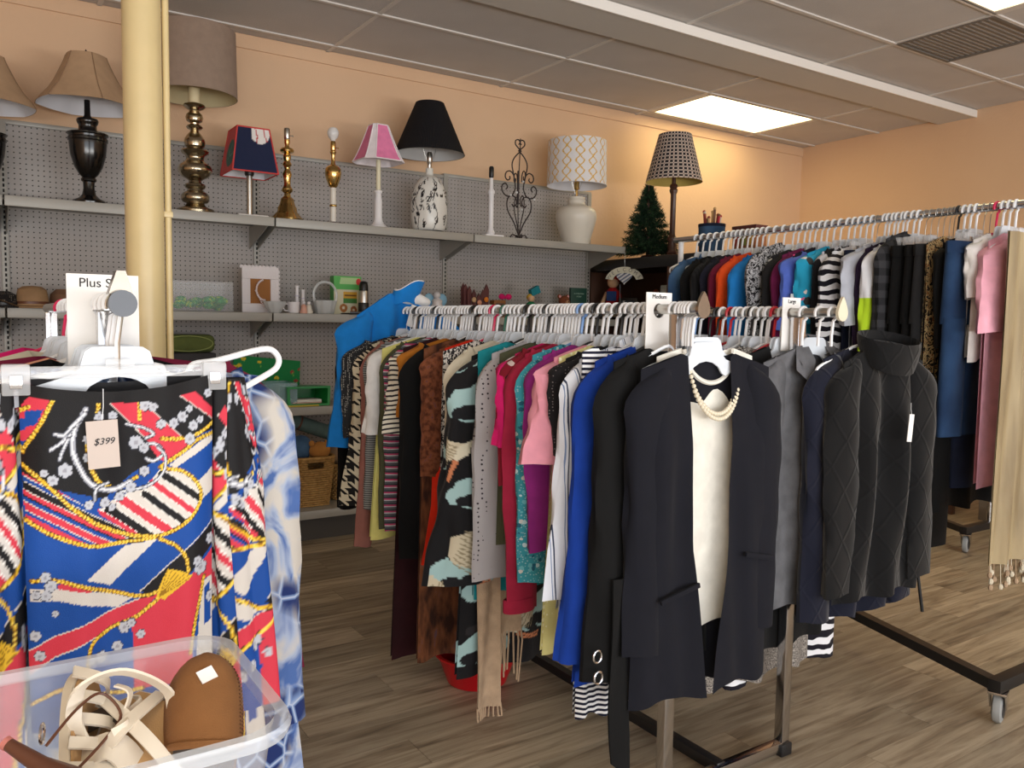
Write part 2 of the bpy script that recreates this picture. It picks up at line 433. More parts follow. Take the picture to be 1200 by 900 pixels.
for k in range(-1, 3):
    x0 = GX+k*SEC
    names = {-1: 'under the dark urn lamp at the wall end', 0: 'holding the bronze drum lamp and the white picture frame', 1: 'holding the pink shade lamp and the patterned vase lamp', 2: 'holding the scrollwork candelabra and the white jug lamp'}
    t = thing('shelving_unit', 'grey pegboard store shelving bay '+names[k], 'shelving', (x0, 0, 0), 0, 'pegboard shelving bays')
    top = 2.125 if k < 2 else 2.135
    MB().box(.0, SEC, PY, PY+.02, .1, top).build('back_panel', PEG, t, smooth=False)
    MB().rbox(.001, SEC-.001, PY-.012, PY+.03, top, top+.022, .004).build('top_rail', SHM, t)
    for nm, z, yf in (('shelf', Z_UP, 4.35), ('shelf', Z_2, 4.40), ('shelf', Z_3, 4.40)):
        shelf(MB(), z, yf).build(nm, SHM, t)
        for bx in (.02, SEC-.024):
            MB().add([(bx, PY-.01, z-.015), (bx, yf+.02, z-.015), (bx, yf+.02, z-.03), (bx, PY-.01, z-.14), (bx+.004, PY-.01, z-.015), (bx+.004, yf+.02, z-.015), (bx+.004, yf+.02, z-.03), (bx+.004, PY-.01, z-.14)],
                [(0,1,2,3), (7,6,5,4), (0,4,5,1), (1,5,6,2), (2,6,7,3), (3,7,4,0)]).build('bracket', SHM, t, smooth=False)
    MB().rbox(.004, SEC-.004, 4.25, PY-.01, Z_B-.012, Z_B, .002).rbox(.004, SEC-.004, 4.246, 4.262, Z_B-.045, Z_B+.001, .003).build('base_deck', SHM, t)
    MB().box(.004, SEC-.004, 4.29, 4.30, .0, Z_B-.045).build('kick_plate', solid('kick_dark', (60, 56, 52), .6), t, smooth=False)
    for bx in ([.0] if k < 2 else [.0, SEC-.032]):
        u = MB().rbox(bx, bx+.032, PY-.014, PY+.03, 0, top+.01, .002).build('upright', SHM, t)
        s_ = MB()
        for i in range(76): s_.box(bx+.012, bx+.02, PY-.0155, PY-.0135, .12+i*.0254, .12+i*.0254+.015)
        s_.build('slot_row', SLOT, u, smooth=False)
# ================================================================ racks
BZ = 1.24
def disc_cap(parent, x, y, z, mat, r=.0205, up=.022):
    P = []
    for k in range(24):
        a = PI*.0+2*PI*k/24; q = r
        px, pz = q*math.cos(a), q*math.sin(a)
        if pz > 0: pz = pz+up*max(0, 1-abs(px)/r)**.8*(pz/r)
        P.append((px, pz))
    MB().prism(P, 0, .008).build('end_cap', mat, parent, (x, y, z))
BRONZE = solid('cap_bronze', (150, 140, 128), .25, .9)
t = thing('garment_rack', 'chrome double rail clothes rack with square posts holding the medium and large tops', 'clothes rack', (1.66, 1.44, 0))
for x, y0, y1, nm in ((1.43, 1.36, 3.02, 'rail'), (1.885, 1.31, 3.02, 'rail')):
    MB().tube([(x-1.66, y0-1.44, BZ), (x-1.66, y1-1.44, BZ)], .0125, 16).build('rail', STEEL, t)
    disc_cap(t, x-1.66, y0-1.44-.006, BZ-.002, BRONZE if x < 1.6 else solid('cap_cream', (222, 214, 190), .4))
    disc_cap(t, x-1.66, y1-1.44, BZ, BRONZE)
    for py in (0, 1.42):
        MB().rbox(x-1.66-.016, x-1.66+.016, py-.014, py+.014, .03, BZ-.012, .003).build('post', CHROME, t)
        MB().rbox(x-1.66-.022, x-1.66+.022, py-.02, py+.02, 0, .035, .004).build('foot', BLACKM, t)
for py in (0, 1.42): MB().rbox(-.23, .225, py-.014, py+.014, .012, .04, .003).build('cross_rail', CHROME, t)
MB().rbox(-.035, -.005, .0, 1.42, .014, .044, .003).build('floor_rail', BLACKM, t)

# rolling Z rack on the right
def caster(parent, x, y, rz):
    c = thing_part('caster', parent, (x, y, 0), rz)
    GW = solid('caster_grey', (150, 152, 152), .5)
    MB().lathe([(.012, -.014), (.038, -.014), (.046, -.010), (.048, 0), (.046, .010), (.038, .014), (.012, .014)], 24).xf(Matrix.Translation((.02, 0, .048)) @ Matrix.Rotation(PI/2, 4, 'X')).build('wheel', GW, c)
    MB().lathe([(.001, -.016), (.030, -.016), (.030, .016), (.001, .016)], 20).xf(Matrix.Translation((.02, 0, .048)) @ Matrix.Rotation(PI/2, 4, 'X')).build('hub', solid('hub_dark', (45, 45, 48), .5), c)
    MB().add([(-.02, -.02, .1), (.03, -.02, .1), (.03, -.02, .045), (.012, -.02, .045), (-.02, -.024, .1), (.03, -.024, .1), (.03, -.024, .045), (.012, -.024, .045)], [(0,1,2,3), (7,6,5,4), (0,4,5,1), (1,5,6,2), (2,6,7,3), (3,7,4,0)]) \
        .add([(-.02, .02, .1), (.03, .02, .1), (.03, .02, .045), (.012, .02, .045), (-.02, .024, .1), (.03, .024, .1), (.03, .024, .045), (.012, .024, .045)], [(3,2,1,0), (4,5,6,7), (0,1,5,4), (1,2,6,5), (2,3,7,6), (3,0,4,7)]) \
        .rbox(-.025, .032, -.026, .026, .098, .106, .002).build('fork', CHROME, c)
def thing_part(name, parent, loc, rz=0):
    o = bpy.data.objects.new(name, None); COL.objects.link(o); o.parent = parent; o.location = loc; o.rotation_euler[2] = rz; o.empty_display_size = .02; return o
ZX, ZZ, ZY0, ZY1 = 2.83, 1.605, 1.20, 2.84
def z_rack(label, x, y0, y1, zt, shape='Z', loc=None, rz=0, posts=True):
    t = thing('rolling_rack', label, 'clothes rack', loc or (x, y0, 0), rz)
    L = y1-y0; hw = .25
    MB().tube([(0, -.04, zt), (0, L+.04, zt)], .0135, 16).build('rail', CHROME, t)
    for y in (0, L):
        MB().tube([(0, y, .13), (0, y, zt-.01)], .013, 14).build('post', CHROME if y == 0 else WPLAST, t)
        MB().rbox(-hw-.02, hw+.02, y-.02, y+.02, .108, .146, .003).build('base_rail', BLACKM, t)
        for sx in (-1, 1): caster(t, sx*(hw-.01), y, .6*sx+.9)
    a = Vector((-hw, 0, 0)); b = Vector((hw, L, 0)); d = (b-a).normalized(); n = Vector((d.y, -d.x, 0))*.018
    vs = [a+n, b+n, b-n, a-n]
    MB().add([v+Vector((0, 0, .110)) for v in vs]+[v+Vector((0, 0, .143)) for v in vs], [(0,3,2,1),(4,5,6,7),(0,1,5,4),(1,2,6,5),(2,3,7,6),(3,0,4,7)]).build('diagonal_rail', BLACKM, t, smooth=False)
    return t
z_rack('rolling clothes rack with black Z base and chrome rail holding jeans and pink tee', ZX, ZY0, ZY1, ZZ)
# left rack: only its rail end shows
t = thing('garment_rack', 'chrome clothes rack holding the plus size blouses, grey round cap on its rail', 'clothes rack', (.19, 1.35, 0))
LZ = 1.222
MB().tube([(0, -.03, LZ), (0, 1.3, LZ)], .0125, 16).build('rail', STEEL, t)
disc_cap(t, 0, -.037, LZ-.002, solid('cap_grey', (86, 90, 98), .4, .1), r=.0195, up=.0)
MB().prism([(-.017, .012), (.017, .012), (.006, .046), (-.006, .046)], -.025, .004).build('rail_bracket', BRONZE, t, (0, 0, LZ))
for py in (.14, 1.2):
    MB().rbox(-.014, .014, py-.014, py+.014, .03, LZ-.012, .003).build('post', CHROME, t)
    MB().rbox(-.24, .24, py-.014, py+.014, .0, .03, .003).build('cross_rail', CHROME, t)
MB().rbox(-.014, .014, .14, 1.2, .004, .03, .003).build('floor_rail', BLACKM, t)
# ================================================================ lamps on the top shelf
C1 = (0, 0, 3.46); C2 = (240, 100, 3.75); C3 = (540, 100, 3.75)
def lamp_at(name, label, crop, ax, by, Y=4.455, zs=Z_UP, cat='lamp', group='second hand lamps on display'):
    """ax, by: the lamp's axis and base in an enlarged crop of the photograph; returns the thing and a profile scaler"""
    px, py = crop[0]+ax/crop[2], crop[1]+by/crop[2]
    p = onY(px, py, Y); s = depth(p)/FPX/crop[2]
    t = thing(name, label, cat, (p.x, Y, zs), 0, group)
    return t, s, lambda L: [(r*s, (by-zy)*s) for r, zy in L]
def shell(parent, prof, seg, mat, lining, wob=None, name='shade', th=.0025):
    o = MB().lathe(prof, seg, wob=wob, cap=False).build(name, mat, parent)
    MB().lathe([(r-th, z) for r, z in prof], seg, wob=wob, cap=False).build('shade_lining', lining, o)
    for r, z in (prof[0], prof[-1]): MB().lathe([(r-th, z), (r-th/2, z-.0015), (r+.0008, z), (r-th/2, z+.0015)], seg, wob=wob, cap=False).build('shade_rim', mat, o)
    sp = MB()
    r, z = prof[-1]
    for k in range(3):
        a = 2*PI*k/3; sp.cyl((0, 0, z-.01), (r*.97*math.cos(a), r*.97*math.sin(a), z-.008), .0015, 6)
    sp.lathe([(.008, z-.014), (.008, z-.004)], 10).build('shade_spider', STEEL, o)
    return o
def harp(parent, z0, z1, r=.05):
    P = spline([(.008, 0, z0), (r, 0, z0+(z1-z0)*.35), (r*.9, 0, z0+(z1-z0)*.75), (0, 0, z1), (-r*.9, 0, z0+(z1-z0)*.75), (-r, 0, z0+(z1-z0)*.35), (-.008, 0, z0)], 6)
    MB().tube(P, .0015, 6).build('harp', STEEL, parent)
def socket(parent, z, r=.014, h=.05, mat=None):
    o = MB().lathe([(r*.7, z), (r, z+h*.15), (r, z+h*.9), (r*.85, z+h)], 16).build('socket', mat or STEEL, parent)
    MB().tube([(r, 0, z+h*.4), (r+.016, 0, z+h*.4)], .0025, 8).ball((r+.016, 0, z+h*.4), .0045, 8).build('switch_knob', mat or STEEL, o)
WLINE = solid('shade_lining_white', (226, 226, 232), .8); 
LINEN = fab('linen_tan', (182, 150, 118), var=.05, strength=.15); PIPE = fab('tan_piping', (150, 120, 92))
GLOSSB = solid('black_lacquer', (14, 12, 12), .18, 0, .6)
pan = lambda a, z: (math.cos(PI/6)/math.cos(((a+.35) % (PI/3))-PI/6))**.45
def urn_lamp(ax, by, label):
    t, s, pf = lamp_at('table_lamp', label, C1, ax, by)
    MB().lathe(pf([(63, 815), (64, 806), (58, 798), (40, 790), (26, 775), (21, 750), (22, 725), (29, 720), (29, 712), (24, 706), (35, 695), (52, 665), (65, 620), (70, 575), (70, 566), (74, 562), (74, 552), (70, 549), (71, 542), (76, 538), (76, 533), (66, 530), (38, 527), (34, 515), (33, 500), (38, 492), (41, 482), (38, 475), (18, 471), (12, 460), (11, 425), (11, 400)]), 32).build('urn', GLOSSB, t)
    pr = pf([(190, 425), (172, 400), (142, 365), (118, 325), (98, 285), (82, 250), (74, 228)])
    sh = shell(t, pr, 64, LINEN, WLINE, wob=pan)
    for k in range(6):
        a = 2*PI*k/6-.35
        MB().tube([((r+.001)*math.cos(a), (r+.001)*math.sin(a), z) for r, z in pr], .0022, 6).build('seam_piping', PIPE, sh)
    MB().lathe([(.004, (815-230)*s), (.004, (815-215)*s), (.008, (815-212)*s), (.0, (815-200)*s)], 10).build('finial', GLOSSB, t)
    return t
urn_lamp(362, 815, 'glossy black urn lamp with tan bell shade next to the cream column')
urn_lamp(-52, 785, 'glossy black urn lamp with tan bell shade, second from the column at the shelf end')

BRZ = solid('antique_brass', (176, 164, 140), .22, 1, var=.25)
t, s, pf = lamp_at('table_lamp', 'tall turned antique bronze lamp with wide taupe drum shade', C1, 793, 857)
MB().lathe(pf([(72, 857), (74, 846), (70, 840), (50, 833), (36, 822), (34, 816), (48, 812), (54, 803), (54, 785), (46, 775), (32, 768), (30, 760), (38, 755), (41, 747), (38, 740), (26, 735), (24, 727), (32, 720), (52, 710), (64, 694), (66, 682), (62, 668), (46, 656), (36, 648), (34, 638), (38, 626), (50, 618), (54, 610), (50, 604), (34, 600), (30, 596), (38, 590), (41, 575), (38, 560), (28, 545), (18, 533), (15, 526), (28, 520), (32, 514), (28, 508), (16, 503), (17, 498), (30, 490), (34, 476), (30, 464), (20, 455), (19, 448), (36, 440), (43, 433), (40, 426), (20, 421), (14, 418)]), 32).build('turned_base', BRZ, t)
MB().lathe(pf([(22, 419), (22, 360), (16, 356), (10, 340)]), 16).build('candle_sleeve', solid('cream_sleeve', (225, 210, 170), .5), t)
shell(t, pf([(166, 393), (161, 135)]), 64, fab('taupe_shade', (150, 130, 115), var=.06, strength=.25), solid('shade_lining_cream', (205, 190, 150), .8))

# square sports lamp with painted baseball shade
t, s, pf = lamp_at('table_lamp', 'square red and navy baseball lamp shade on a silver pole', C2, 197, 572)
hb, ht, zb, zt = .118, .082, (572-385)*s, (572-195)*s
def sface(side, P, w):
    n, m_ = 34, 44; mb = MB(); rows_ = []; cols = []
    for i in range(m_):
        v = i/(m_-1); hf = ht+(hb-ht)*v; z = zt+(zb-zt)*v; r_ = []
        for j in range(n):
            u = -1+2*j/(n-1); r_.append((u*hf, -hf, z) if side == 'f' else (-hf, -u*hf, z) if side == 'l' else (hf, u*hf, z) if side == 'r' else (-u*hf, hf, z))
            cols.append(P.get(u, v*2-1))
        rows_.append(r_)
    mb.grid(rows_, True); mb.c = np.array(cols); return mb
RED = (196, 62, 62); NAVY = (28, 36, 66)
pf_ = Paint(-1, -1, 1, 1, 60, NAVY); pf_.fill((pf_.X > -.1)*(((pf_.X-.35)**2+(pf_.Y+1.05)**2/1.4) < .42), (232, 228, 225))
for dx_ in (.0, .62):
    pf_.line([(.1+dx_*.9, -1), (.2+dx_*.75, -.6), (.12+dx_*1.1, -.25)], .07, (190, 50, 55), clip=((pf_.X-.35)**2+(pf_.Y+1.05)**2/1.4) < .42)
pf_.fill((abs(pf_.X) > .94) | (abs(pf_.Y) > .95), RED)
pl_ = Paint(-1, -1, 1, 1, 60, RED); pl_.disc(.25, .15, .72, (38, 92, 84), .62); pl_.line([(-.2, -.1), (.2, .3), (.75, .2)], .09, (70, 130, 120)); pl_.line([(-.1, .4), (.4, -.2)], .07, (80, 140, 128)); pl_.fill((abs(pl_.X) > .93) | (abs(pl_.Y) > .94), (205, 75, 72))
sh = sface('f', pf_, 1).build('shade', vcol('shade_print', .8), t)
for k_, P_ in (('l', pl_), ('r', pl_), ('b', pf_)): sface(k_, P_, 1).build('shade_panel', MATS['shade_print'], sh)
ln = MB(); e = .003
for q in ((-1, -1, 1, -1), (1, -1, 1, 1), (1, 1, -1, 1), (-1, 1, -1, -1)):
    ln.add([(q[0]*(hb-e), q[1]*(hb-e), zb), (q[2]*(hb-e), q[3]*(hb-e), zb), (q[2]*(ht-e), q[3]*(ht-e), zt), (q[0]*(ht-e), q[1]*(ht-e), zt)], [(0, 1, 2, 3)])
ln.build('shade_lining', WLINE, sh, smooth=False)
ed = MB()
for a, b in (((-1, -1), (1, -1)), ((1, -1), (1, 1)), ((1, 1), (-1, 1)), ((-1, 1), (-1, -1))):
    ed.cyl((a[0]*hb, a[1]*hb, zb), (b[0]*hb, b[1]*hb, zb), .004, 6); ed.cyl((a[0]*ht, a[1]*ht, zt), (b[0]*ht, b[1]*ht, zt), .004, 6); ed.cyl((a[0]*hb, a[1]*hb, zb), (a[0]*ht, a[1]*ht, zt), .004, 6)
ed.build('shade_trim', fab('red_trim', (205, 75, 72)), sh)
MB().lathe(pf([(13, 566), (13, 385)]), 20).build('pole', STEEL, t)
MB().rbox(-.075, .085, -.06, .06, 0, .014, .005).build('base', solid('base_white', (205, 200, 195), .4), t)
MB().lathe(pf([(17, 390), (20, 384), (20, 360), (10, 352)]), 16).build('socket', BLACKM, t)

GOLD = solid('polished_brass', (212, 178, 112), .2, 1, var=.2)
t, s, pf = lamp_at('table_lamp', 'ornate brass candlestick lamp with bare silver socket and no shade', C2, 363, 588)
sq = lambda a, z: 1+.1*math.cos(4*a)
MB().lathe(pf([(64, 588), (66, 578), (58, 570), (50, 560), (40, 548), (38, 530), (32, 520), (28, 505), (26, 492), (16, 482)]), 40, wob=sq).build('base', GOLD, t)
MB().lathe(pf([(16, 484), (13, 468), (22, 460), (24, 450), (18, 442), (14, 430), (15, 405), (20, 385), (16, 375), (11, 365), (14, 352), (20, 346), (18, 338), (13, 330), (16, 318), (17, 305), (12, 296), (28, 290), (30, 283), (26, 275), (12, 270), (9, 262), (12, 250), (12, 236)]), 28).build('stem', GOLD, t)
socket(t, (588-238)*s, 13*s, 50*s)

t, s, pf = lamp_at('table_lamp', 'slim cream tube lamp with gold urn and bare round bulb', C2, 564, 600)
MB().lathe(pf([(58, 600), (58, 594), (20, 590), (13, 586)]), 28).build('base', solid('base_brown', (70, 52, 45), .4), t)
MB().lathe(pf([(13, 588), (13, 440)]), 20).build('tube', solid('cream_tube', (222, 216, 205), .45), t)
MB().lathe(pf([(14, 522), (16, 519), (16, 515), (14, 512)]), 20).build('ring', GOLD, t)
MB().lathe(pf([(10, 440), (18, 434), (24, 420), (32, 398), (36, 378), (34, 358), (24, 347), (12, 342), (9, 330), (8, 300), (12, 292), (14, 284), (10, 280)]), 28).build('urn', GOLD, t)
socket(t, (600-284)*s, 12*s, 45*s, GOLD)
MB().lathe(pf([(9, 242), (11, 232), (20, 222), (25, 208), (24, 196), (16, 183), (0, 178)]), 24).build('bulb', solid('bulb_white', (235, 235, 235), .2, alpha=.8), t)

PINK = fab('shade_pink', (228, 130, 172), strength=.15); SATW = fab('shade_white', (236, 228, 232), strength=.15)
t, s, pf = lamp_at('table_lamp', 'white turned candlestick lamp with pink panelled shade', C2, 762, 627)
MB().lathe(pf([(40, 627), (41, 619), (34, 613), (25, 606), (20, 595), (17, 575), (17, 505), (14, 490), (13, 476), (18, 470), (18, 464), (12, 460)]), 28).build('base', solid('lamp_white', (232, 230, 232), .4), t)
MB().lathe(pf([(10, 464), (10, 330)]), 18).build('candle_sleeve', solid('ivory_sleeve', (228, 220, 190), .5), t)
z0, z1, r0, r1 = (627-340)*s, (627-185)*s, 112*s, 43*s; shp = None
for k in range(8):
    ac = math.radians(228+45*k); hw = math.radians(12 if k % 2 == 0 else 33); a0, a1 = ac-hw, ac+hw; G = []
    for i in range(9):
        v = i/8; r = r0+(r1-r0)*(v**.82); z = z0+(z1-z0)*v
        A = Vector((r*math.cos(a0), r*math.sin(a0), z)); B = Vector((r*math.cos(a1), r*math.sin(a1), z)); G.append([A.lerp(B, j/4) for j in range(5)])
    o = MB().grid(G).build('shade' if k == 0 else 'shade_panel', SATW if k % 2 == 0 else PINK, shp or t)
    shp = shp or o
    MB().tube([g[0] for g in G], .0035, 6).tube(G[0], .0035, 6).tube(G[-1], .0035, 6).build('shade_trim', SATW, shp)
    MB().grid([[p*.985 + Vector((0, 0, p.z*.015)) for p in g] for g in G], True).build('shade_lining', SATW, shp)

# black shade on a black and white scroll vase
t, s, pf = lamp_at('table_lamp', 'white vase lamp with black scroll pattern under a black pleated shade', C2, 985, 640)
vp = [(60, 640), (64, 632), (72, 622), (78, 590), (80, 555), (80, 520), (77, 490), (70, 455), (60, 430), (46, 410), (32, 400), (20, 393), (17, 385), (16, 362)]
P = Paint(0, 0, 6.283, 1, 130, (222, 220, 214)); rnd = random.Random(5)
def vine(P, x, y, a, L, w):
    pts = []; c = rnd.choice((-1, 1))*9
    for i in range(16):
        pts.append((x, y)); x += L/16*math.cos(a); y += L/16*math.sin(a)*.42; a += c/16*(.3+i/16*1.2)
    P.line(pts, w, (30, 28, 30)); P.disc(x, y, .045, (30, 28, 30), .017)
for k in range(6): P.line(spline([(.3+k*1.05, 1), (.5+k*1.05, .7), (.25+k*1.05, .45), (.6+k*1.05, .12)], 6), .035, (30, 28, 30))
for k in range(80): vine(P, rnd.random()*6.28, .03+rnd.random()*.85, rnd.random()*6.28, .45+.45*rnd.random(), .024)
for k in range(45):
    x, y, a = rnd.random()*6.28, rnd.random()*.85, rnd.random()*6.28
    P.line([(x, y), (x+.12*math.cos(a), y+.05*math.sin(a))], .05, (30, 28, 30))
prof = spline([Vector((r, z, 0)) for r, z in pf(vp)], 6); seg = 150; mb = MB(); cols = []; zmax = prof[-1].y*.86
for p in prof:
    for k in range(seg): cols.append(P.get(2*PI*k/seg, 1-p.y/zmax) if p.y < zmax*.98 else np.array([.72, .71, .66, 1]))
mb.lathe([(p.x, p.y) for p in prof], seg); mb.c = np.array(cols)
mb.build('vase', vcol('vase_glaze', .25, cloth=False, spec=.5), t)
MB().lathe(pf([(66, 640), (66, 633), (60, 631)]), 32).build('foot', BLACKM, t)
MB().lathe(pf([(9, 362), (9, 340), (13, 335), (13, 300), (8, 292)]), 16).build('socket', STEEL, t)
harp(t, (640-345)*s, (640-95)*s)
def pleat_mat():
    t_ = NT('black_pleat'); x, y, z = t_.xyz(t_.coord()); a = t_.math('ARCTAN2', y, x); w = t_.math('SINE', t_.math('MULTIPLY', a, 150))
    t_.out(S(26, 25, 28), .85, 0, .2); t_.bump(w, .5, .002); return t_.m
shell(t, pf([(154, 302), (62, 84)]), 72, pleat_mat(), solid('lining_grey', (196, 196, 196), .8))

# white candlestick lamp
t, s, pf = lamp_at('table_lamp', 'thin white candlestick lamp with black socket and no shade', C3, 131, 663)
MB().lathe(pf([(13, 652), (19, 642), (15, 632), (12, 625), (12, 475), (16, 470), (16, 462), (13, 455), (9, 450), (8, 402)]), 20).build('stem', MATS['lamp_white'], t)
MB().rbox(-46*s, 46*s, -38*s, 38*s, 0, 12*s, .003).build('base', MATS['lamp_white'], t)
MB().lathe(pf([(8, 404), (11, 398), (11, 360), (7, 354)]), 16).build('socket', BLACKM, t)

# wrought iron scroll candelabra
t, s, pf = lamp_at('candelabra', 'dark wrought iron scrollwork candelabra with small crystal beads', C3, 254, 674, cat='candelabra', group=None)
IRON = solid('wrought_iron', (44, 32, 30), .5, .3)
q3 = lambda L: spline([((x-254)*s, 0, (674-y)*s) for x, y in L], 5)
MB().tube(q3([(256, 236), (254, 300), (250, 400), (248, 520), (253, 672)]), .0032, 6).tube(q3([(248, 375), (247, 520)]), .0075, 8).build('stem', IRON, t)
arms = [[(260, 288), (228, 318), (214, 352), (226, 405), (232, 450), (216, 482), (188, 488), (166, 470), (164, 446), (180, 434), (192, 448), (184, 460)],
        [(254, 655), (228, 600), (196, 552), (190, 512), (206, 486), (232, 490), (240, 515), (226, 530), (216, 520)],
        [(228, 425), (222, 395), (204, 380), (184, 388), (180, 408), (192, 420), (204, 412), (202, 402)],
        [(262, 290), (244, 276), (230, 262), (232, 246), (246, 242), (254, 252), (247, 262)],
        [(254, 668), (236, 655), (220, 652), (212, 662), (220, 670)]]
for mir in (1, -1):
    for A in arms:
        MB().tube([Vector((p.x*mir, p.y, p.z)) for p in q3(A)], .0042, 6).build('scroll', IRON, t)
for ang in (PI/2, -PI/2):
    for A in (arms[1], arms[2], arms[4]): MB().tube([Vector((p.x*math.cos(ang), p.x*math.sin(ang)*.6, p.z)) for p in q3(A)], .0036, 6).build('scroll', IRON, t)
for x, y in ((204, 484), (329, 492), (262, 542), (268, 420), (235, 470)): MB().ball(((x-254)*s, -.012, (674-y)*s), .008, 10).build('crystal_bead', solid('crystal', (235, 238, 240), .1, alpha=.7), t)

# white jug with trellis drum shade
t, s, pf = lamp_at('table_lamp', 'white ceramic jug lamp with yellow trellis pattern on white drum shade', C3, 504, 697)
CER = solid('cream_ceramic', (214, 208, 196), .35, 0, .5, var=.03)
MB().lathe([(p.x, p.y) for p in spline([Vector((r, z, 0)) for r, z in pf([(58, 697), (60, 690), (70, 655), (82, 615), (90, 580), (86, 555), (72, 538), (48, 528), (40, 522), (36, 514), (40, 506), (36, 500), (38, 492), (30, 489)])], 4)], 40).build('jug', CER, t)
MB().lathe(pf([(6, 492), (6, 460), (12, 455), (12, 425), (6, 420)]), 14).build('socket', GOLD, t)
harp(t, (697-480)*s, (697-270)*s)
pr = pf([(131, 442), (127, 252)]); seg, nr = 260, 70; mb = MB(); cols = []
prof = [(pr[0][0]+(pr[1][0]-pr[0][0])*i/nr, pr[0][1]+(pr[1][1]-pr[0][1])*i/nr) for i in range(nr+1)]
for i in range(nr+1):
    v = i/nr*4.4
    for k in range(seg):
        u = k/seg*14; a = .25*math.cos(PI*v)*(1+.25*math.cos(2*PI*v)); d1 = abs(((u+a+.25) % 1)-.5)
        d2 = abs(((u-a+.25) % 1)-.5); cols.append(S(214, 168, 60) if min(d1-0, 9) < .055 or abs(((u-a+.75+0) % 1)-.5) < .0 or d2 < .055 else S(224, 222, 224))
mb.lathe(prof, seg, cap=False); mb.c = np.array(cols); sh = mb.build('shade', vcol('trellis_print', .8), t)
MB().lathe([(r-.0025, z) for r, z in pr], 64, cap=False).build('shade_lining', WLINE, sh)
MB().lathe([(pr[0][0]-.0025, pr[0][1]), (pr[0][0], pr[0][1]-.002), (pr[0][0]+.001, pr[0][1])], 64, cap=False).build('shade_rim', WLINE, sh)

# ================================================================ black shelving run standing out from the wall
BX0, BX1, BY0, BY1, BT = 3.83, 4.25, 3.15, 4.78, 1.66
t = thing('bookcase', 'black topped open bookcase standing out from the wall under the little tree', 'bookcase', (BX0, BY0, 0))
W_, D_ = BX1-BX0, BY1-BY0
WOODB = solid('dark_wood', (86, 58, 44), .5, var=.15); BLK = solid('black_laminate', (26, 25, 26), .35)
MB().rbox(0, W_, 0, D_, BT-.075, BT, .004).build('top', BLK, t)
for y in (0, D_/2-.01, D_-.02): MB().rbox(.01, W_, y, y+.02, 0, BT-.075, .002).build('side_panel', WOODB, t)
MB().rbox(W_-.015, W_, .02, D_-.02, 0, BT-.075, .002).build('back_panel', WOODB, t)
for z in (.08, .5, .9, 1.27): MB().rbox(.01, W_-.015, .02, D_-.02, z-.02, z, .002).build('shelf', BLK, t)

p = onX(782, 299, 4.0)
t, s, pf = lamp_at('table_lamp', 'dark wood column lamp with black and cream check shade beside the little tree', C3, 910, 747, 4.12, BT)
t.location.x = 4.02
WDK = solid('lamp_walnut', (72, 44, 34), .35, var=.2)
MB().lathe(pf([(22, 735), (25, 725), (18, 712), (20, 695), (16, 680), (22, 668), (22, 660), (14, 652), (12, 640), (12, 470), (16, 462), (18, 452), (14, 445), (18, 438), (16, 430), (9, 424), (8, 390)]), 20, wob=lambda a, z: 1+.05*math.cos(8*a)).build('column', WDK, t)
MB().rbox(-42*s, 42*s, -42*s, 42*s, 0, 12*s, .005).build('base', WDK, t)
pr = pf([(123, 418), (71, 214)]); seg, nr = 250, 90; mb = MB(); cols = []
prof = [(pr[0][0]+(pr[1][0]-pr[0][0])*i/nr, pr[0][1]+(pr[1][1]-pr[0][1])*i/nr) for i in range(nr+1)]
for i in range(nr+1):
    for k in range(seg):
        a, b = (k/seg*34) % 1, (i/nr*13) % 1
        cols.append(S(30, 27, 32) if (a > .3 and b > .3) else S(206, 190, 178) if (a <= .3) != (b <= .3) else S(120, 100, 95))
mb.lathe(prof, seg, cap=False); mb.c = np.array(cols); sh = mb.build('shade', vcol('check_print', .85), t)
MB().lathe([(r-.003, z) for r, z in pr], 64, cap=False).build('shade_lining', solid('lining_gold', (190, 168, 90), .8), sh)

# small artificial tree
p = onX(756, 300, 4.0)
t = thing('artificial_tree', 'small artificial pine tree on top of the black bookcase', 'tree', (4.02, p.y+.0, BT))
s = depth((4.02, p.y, 1.9))/FPX/3.75
MB().lathe([(.05, 0), (.055, .012), (.04, .03), (.012, .035), (.01, .08), (.006, (735-410)*s)], 14).build('trunk', WDK, t)
rnd = random.Random(3); fo = MB(); H = (735-408)*s; R0 = 138*s
PINE = fab_noise('pine', [(.35, (14, 34, 20)), (.6, (30, 62, 36)), (.75, (58, 88, 52))], 60)
for b in range(420):
    v = rnd.random()**1.15; z = .05+v*(H-.06); L = R0*(1-v)*.98*(.75+.35*rnd.random())+.012; a = rnd.random()*2*PI
    d = Vector((math.cos(a), math.sin(a), .25-.3*(1-v))); o = Vector((0, 0, z)); n = int(10+26*L/R0)
    for k in range(n):
        u = .12+.88*k/n; c = o+d*L*u; th = rnd.random()*2*PI; l_ = .017+.012*rnd.random()
        side = Vector((-math.sin(a)*math.cos(th), math.cos(a)*math.cos(th), math.sin(th)))*l_; tip = d*l_*.9
        w = Vector((rnd.uniform(-1, 1), rnd.uniform(-1, 1), rnd.uniform(-1, 1)))*.003
        for sg in (1, -1): fo.add([c-w, c+w, c+side*sg+tip], [(0, 1, 2)])
fol = fo.build('foliage', PINE, t, smooth=False); fol['kind'] = 'stuff'
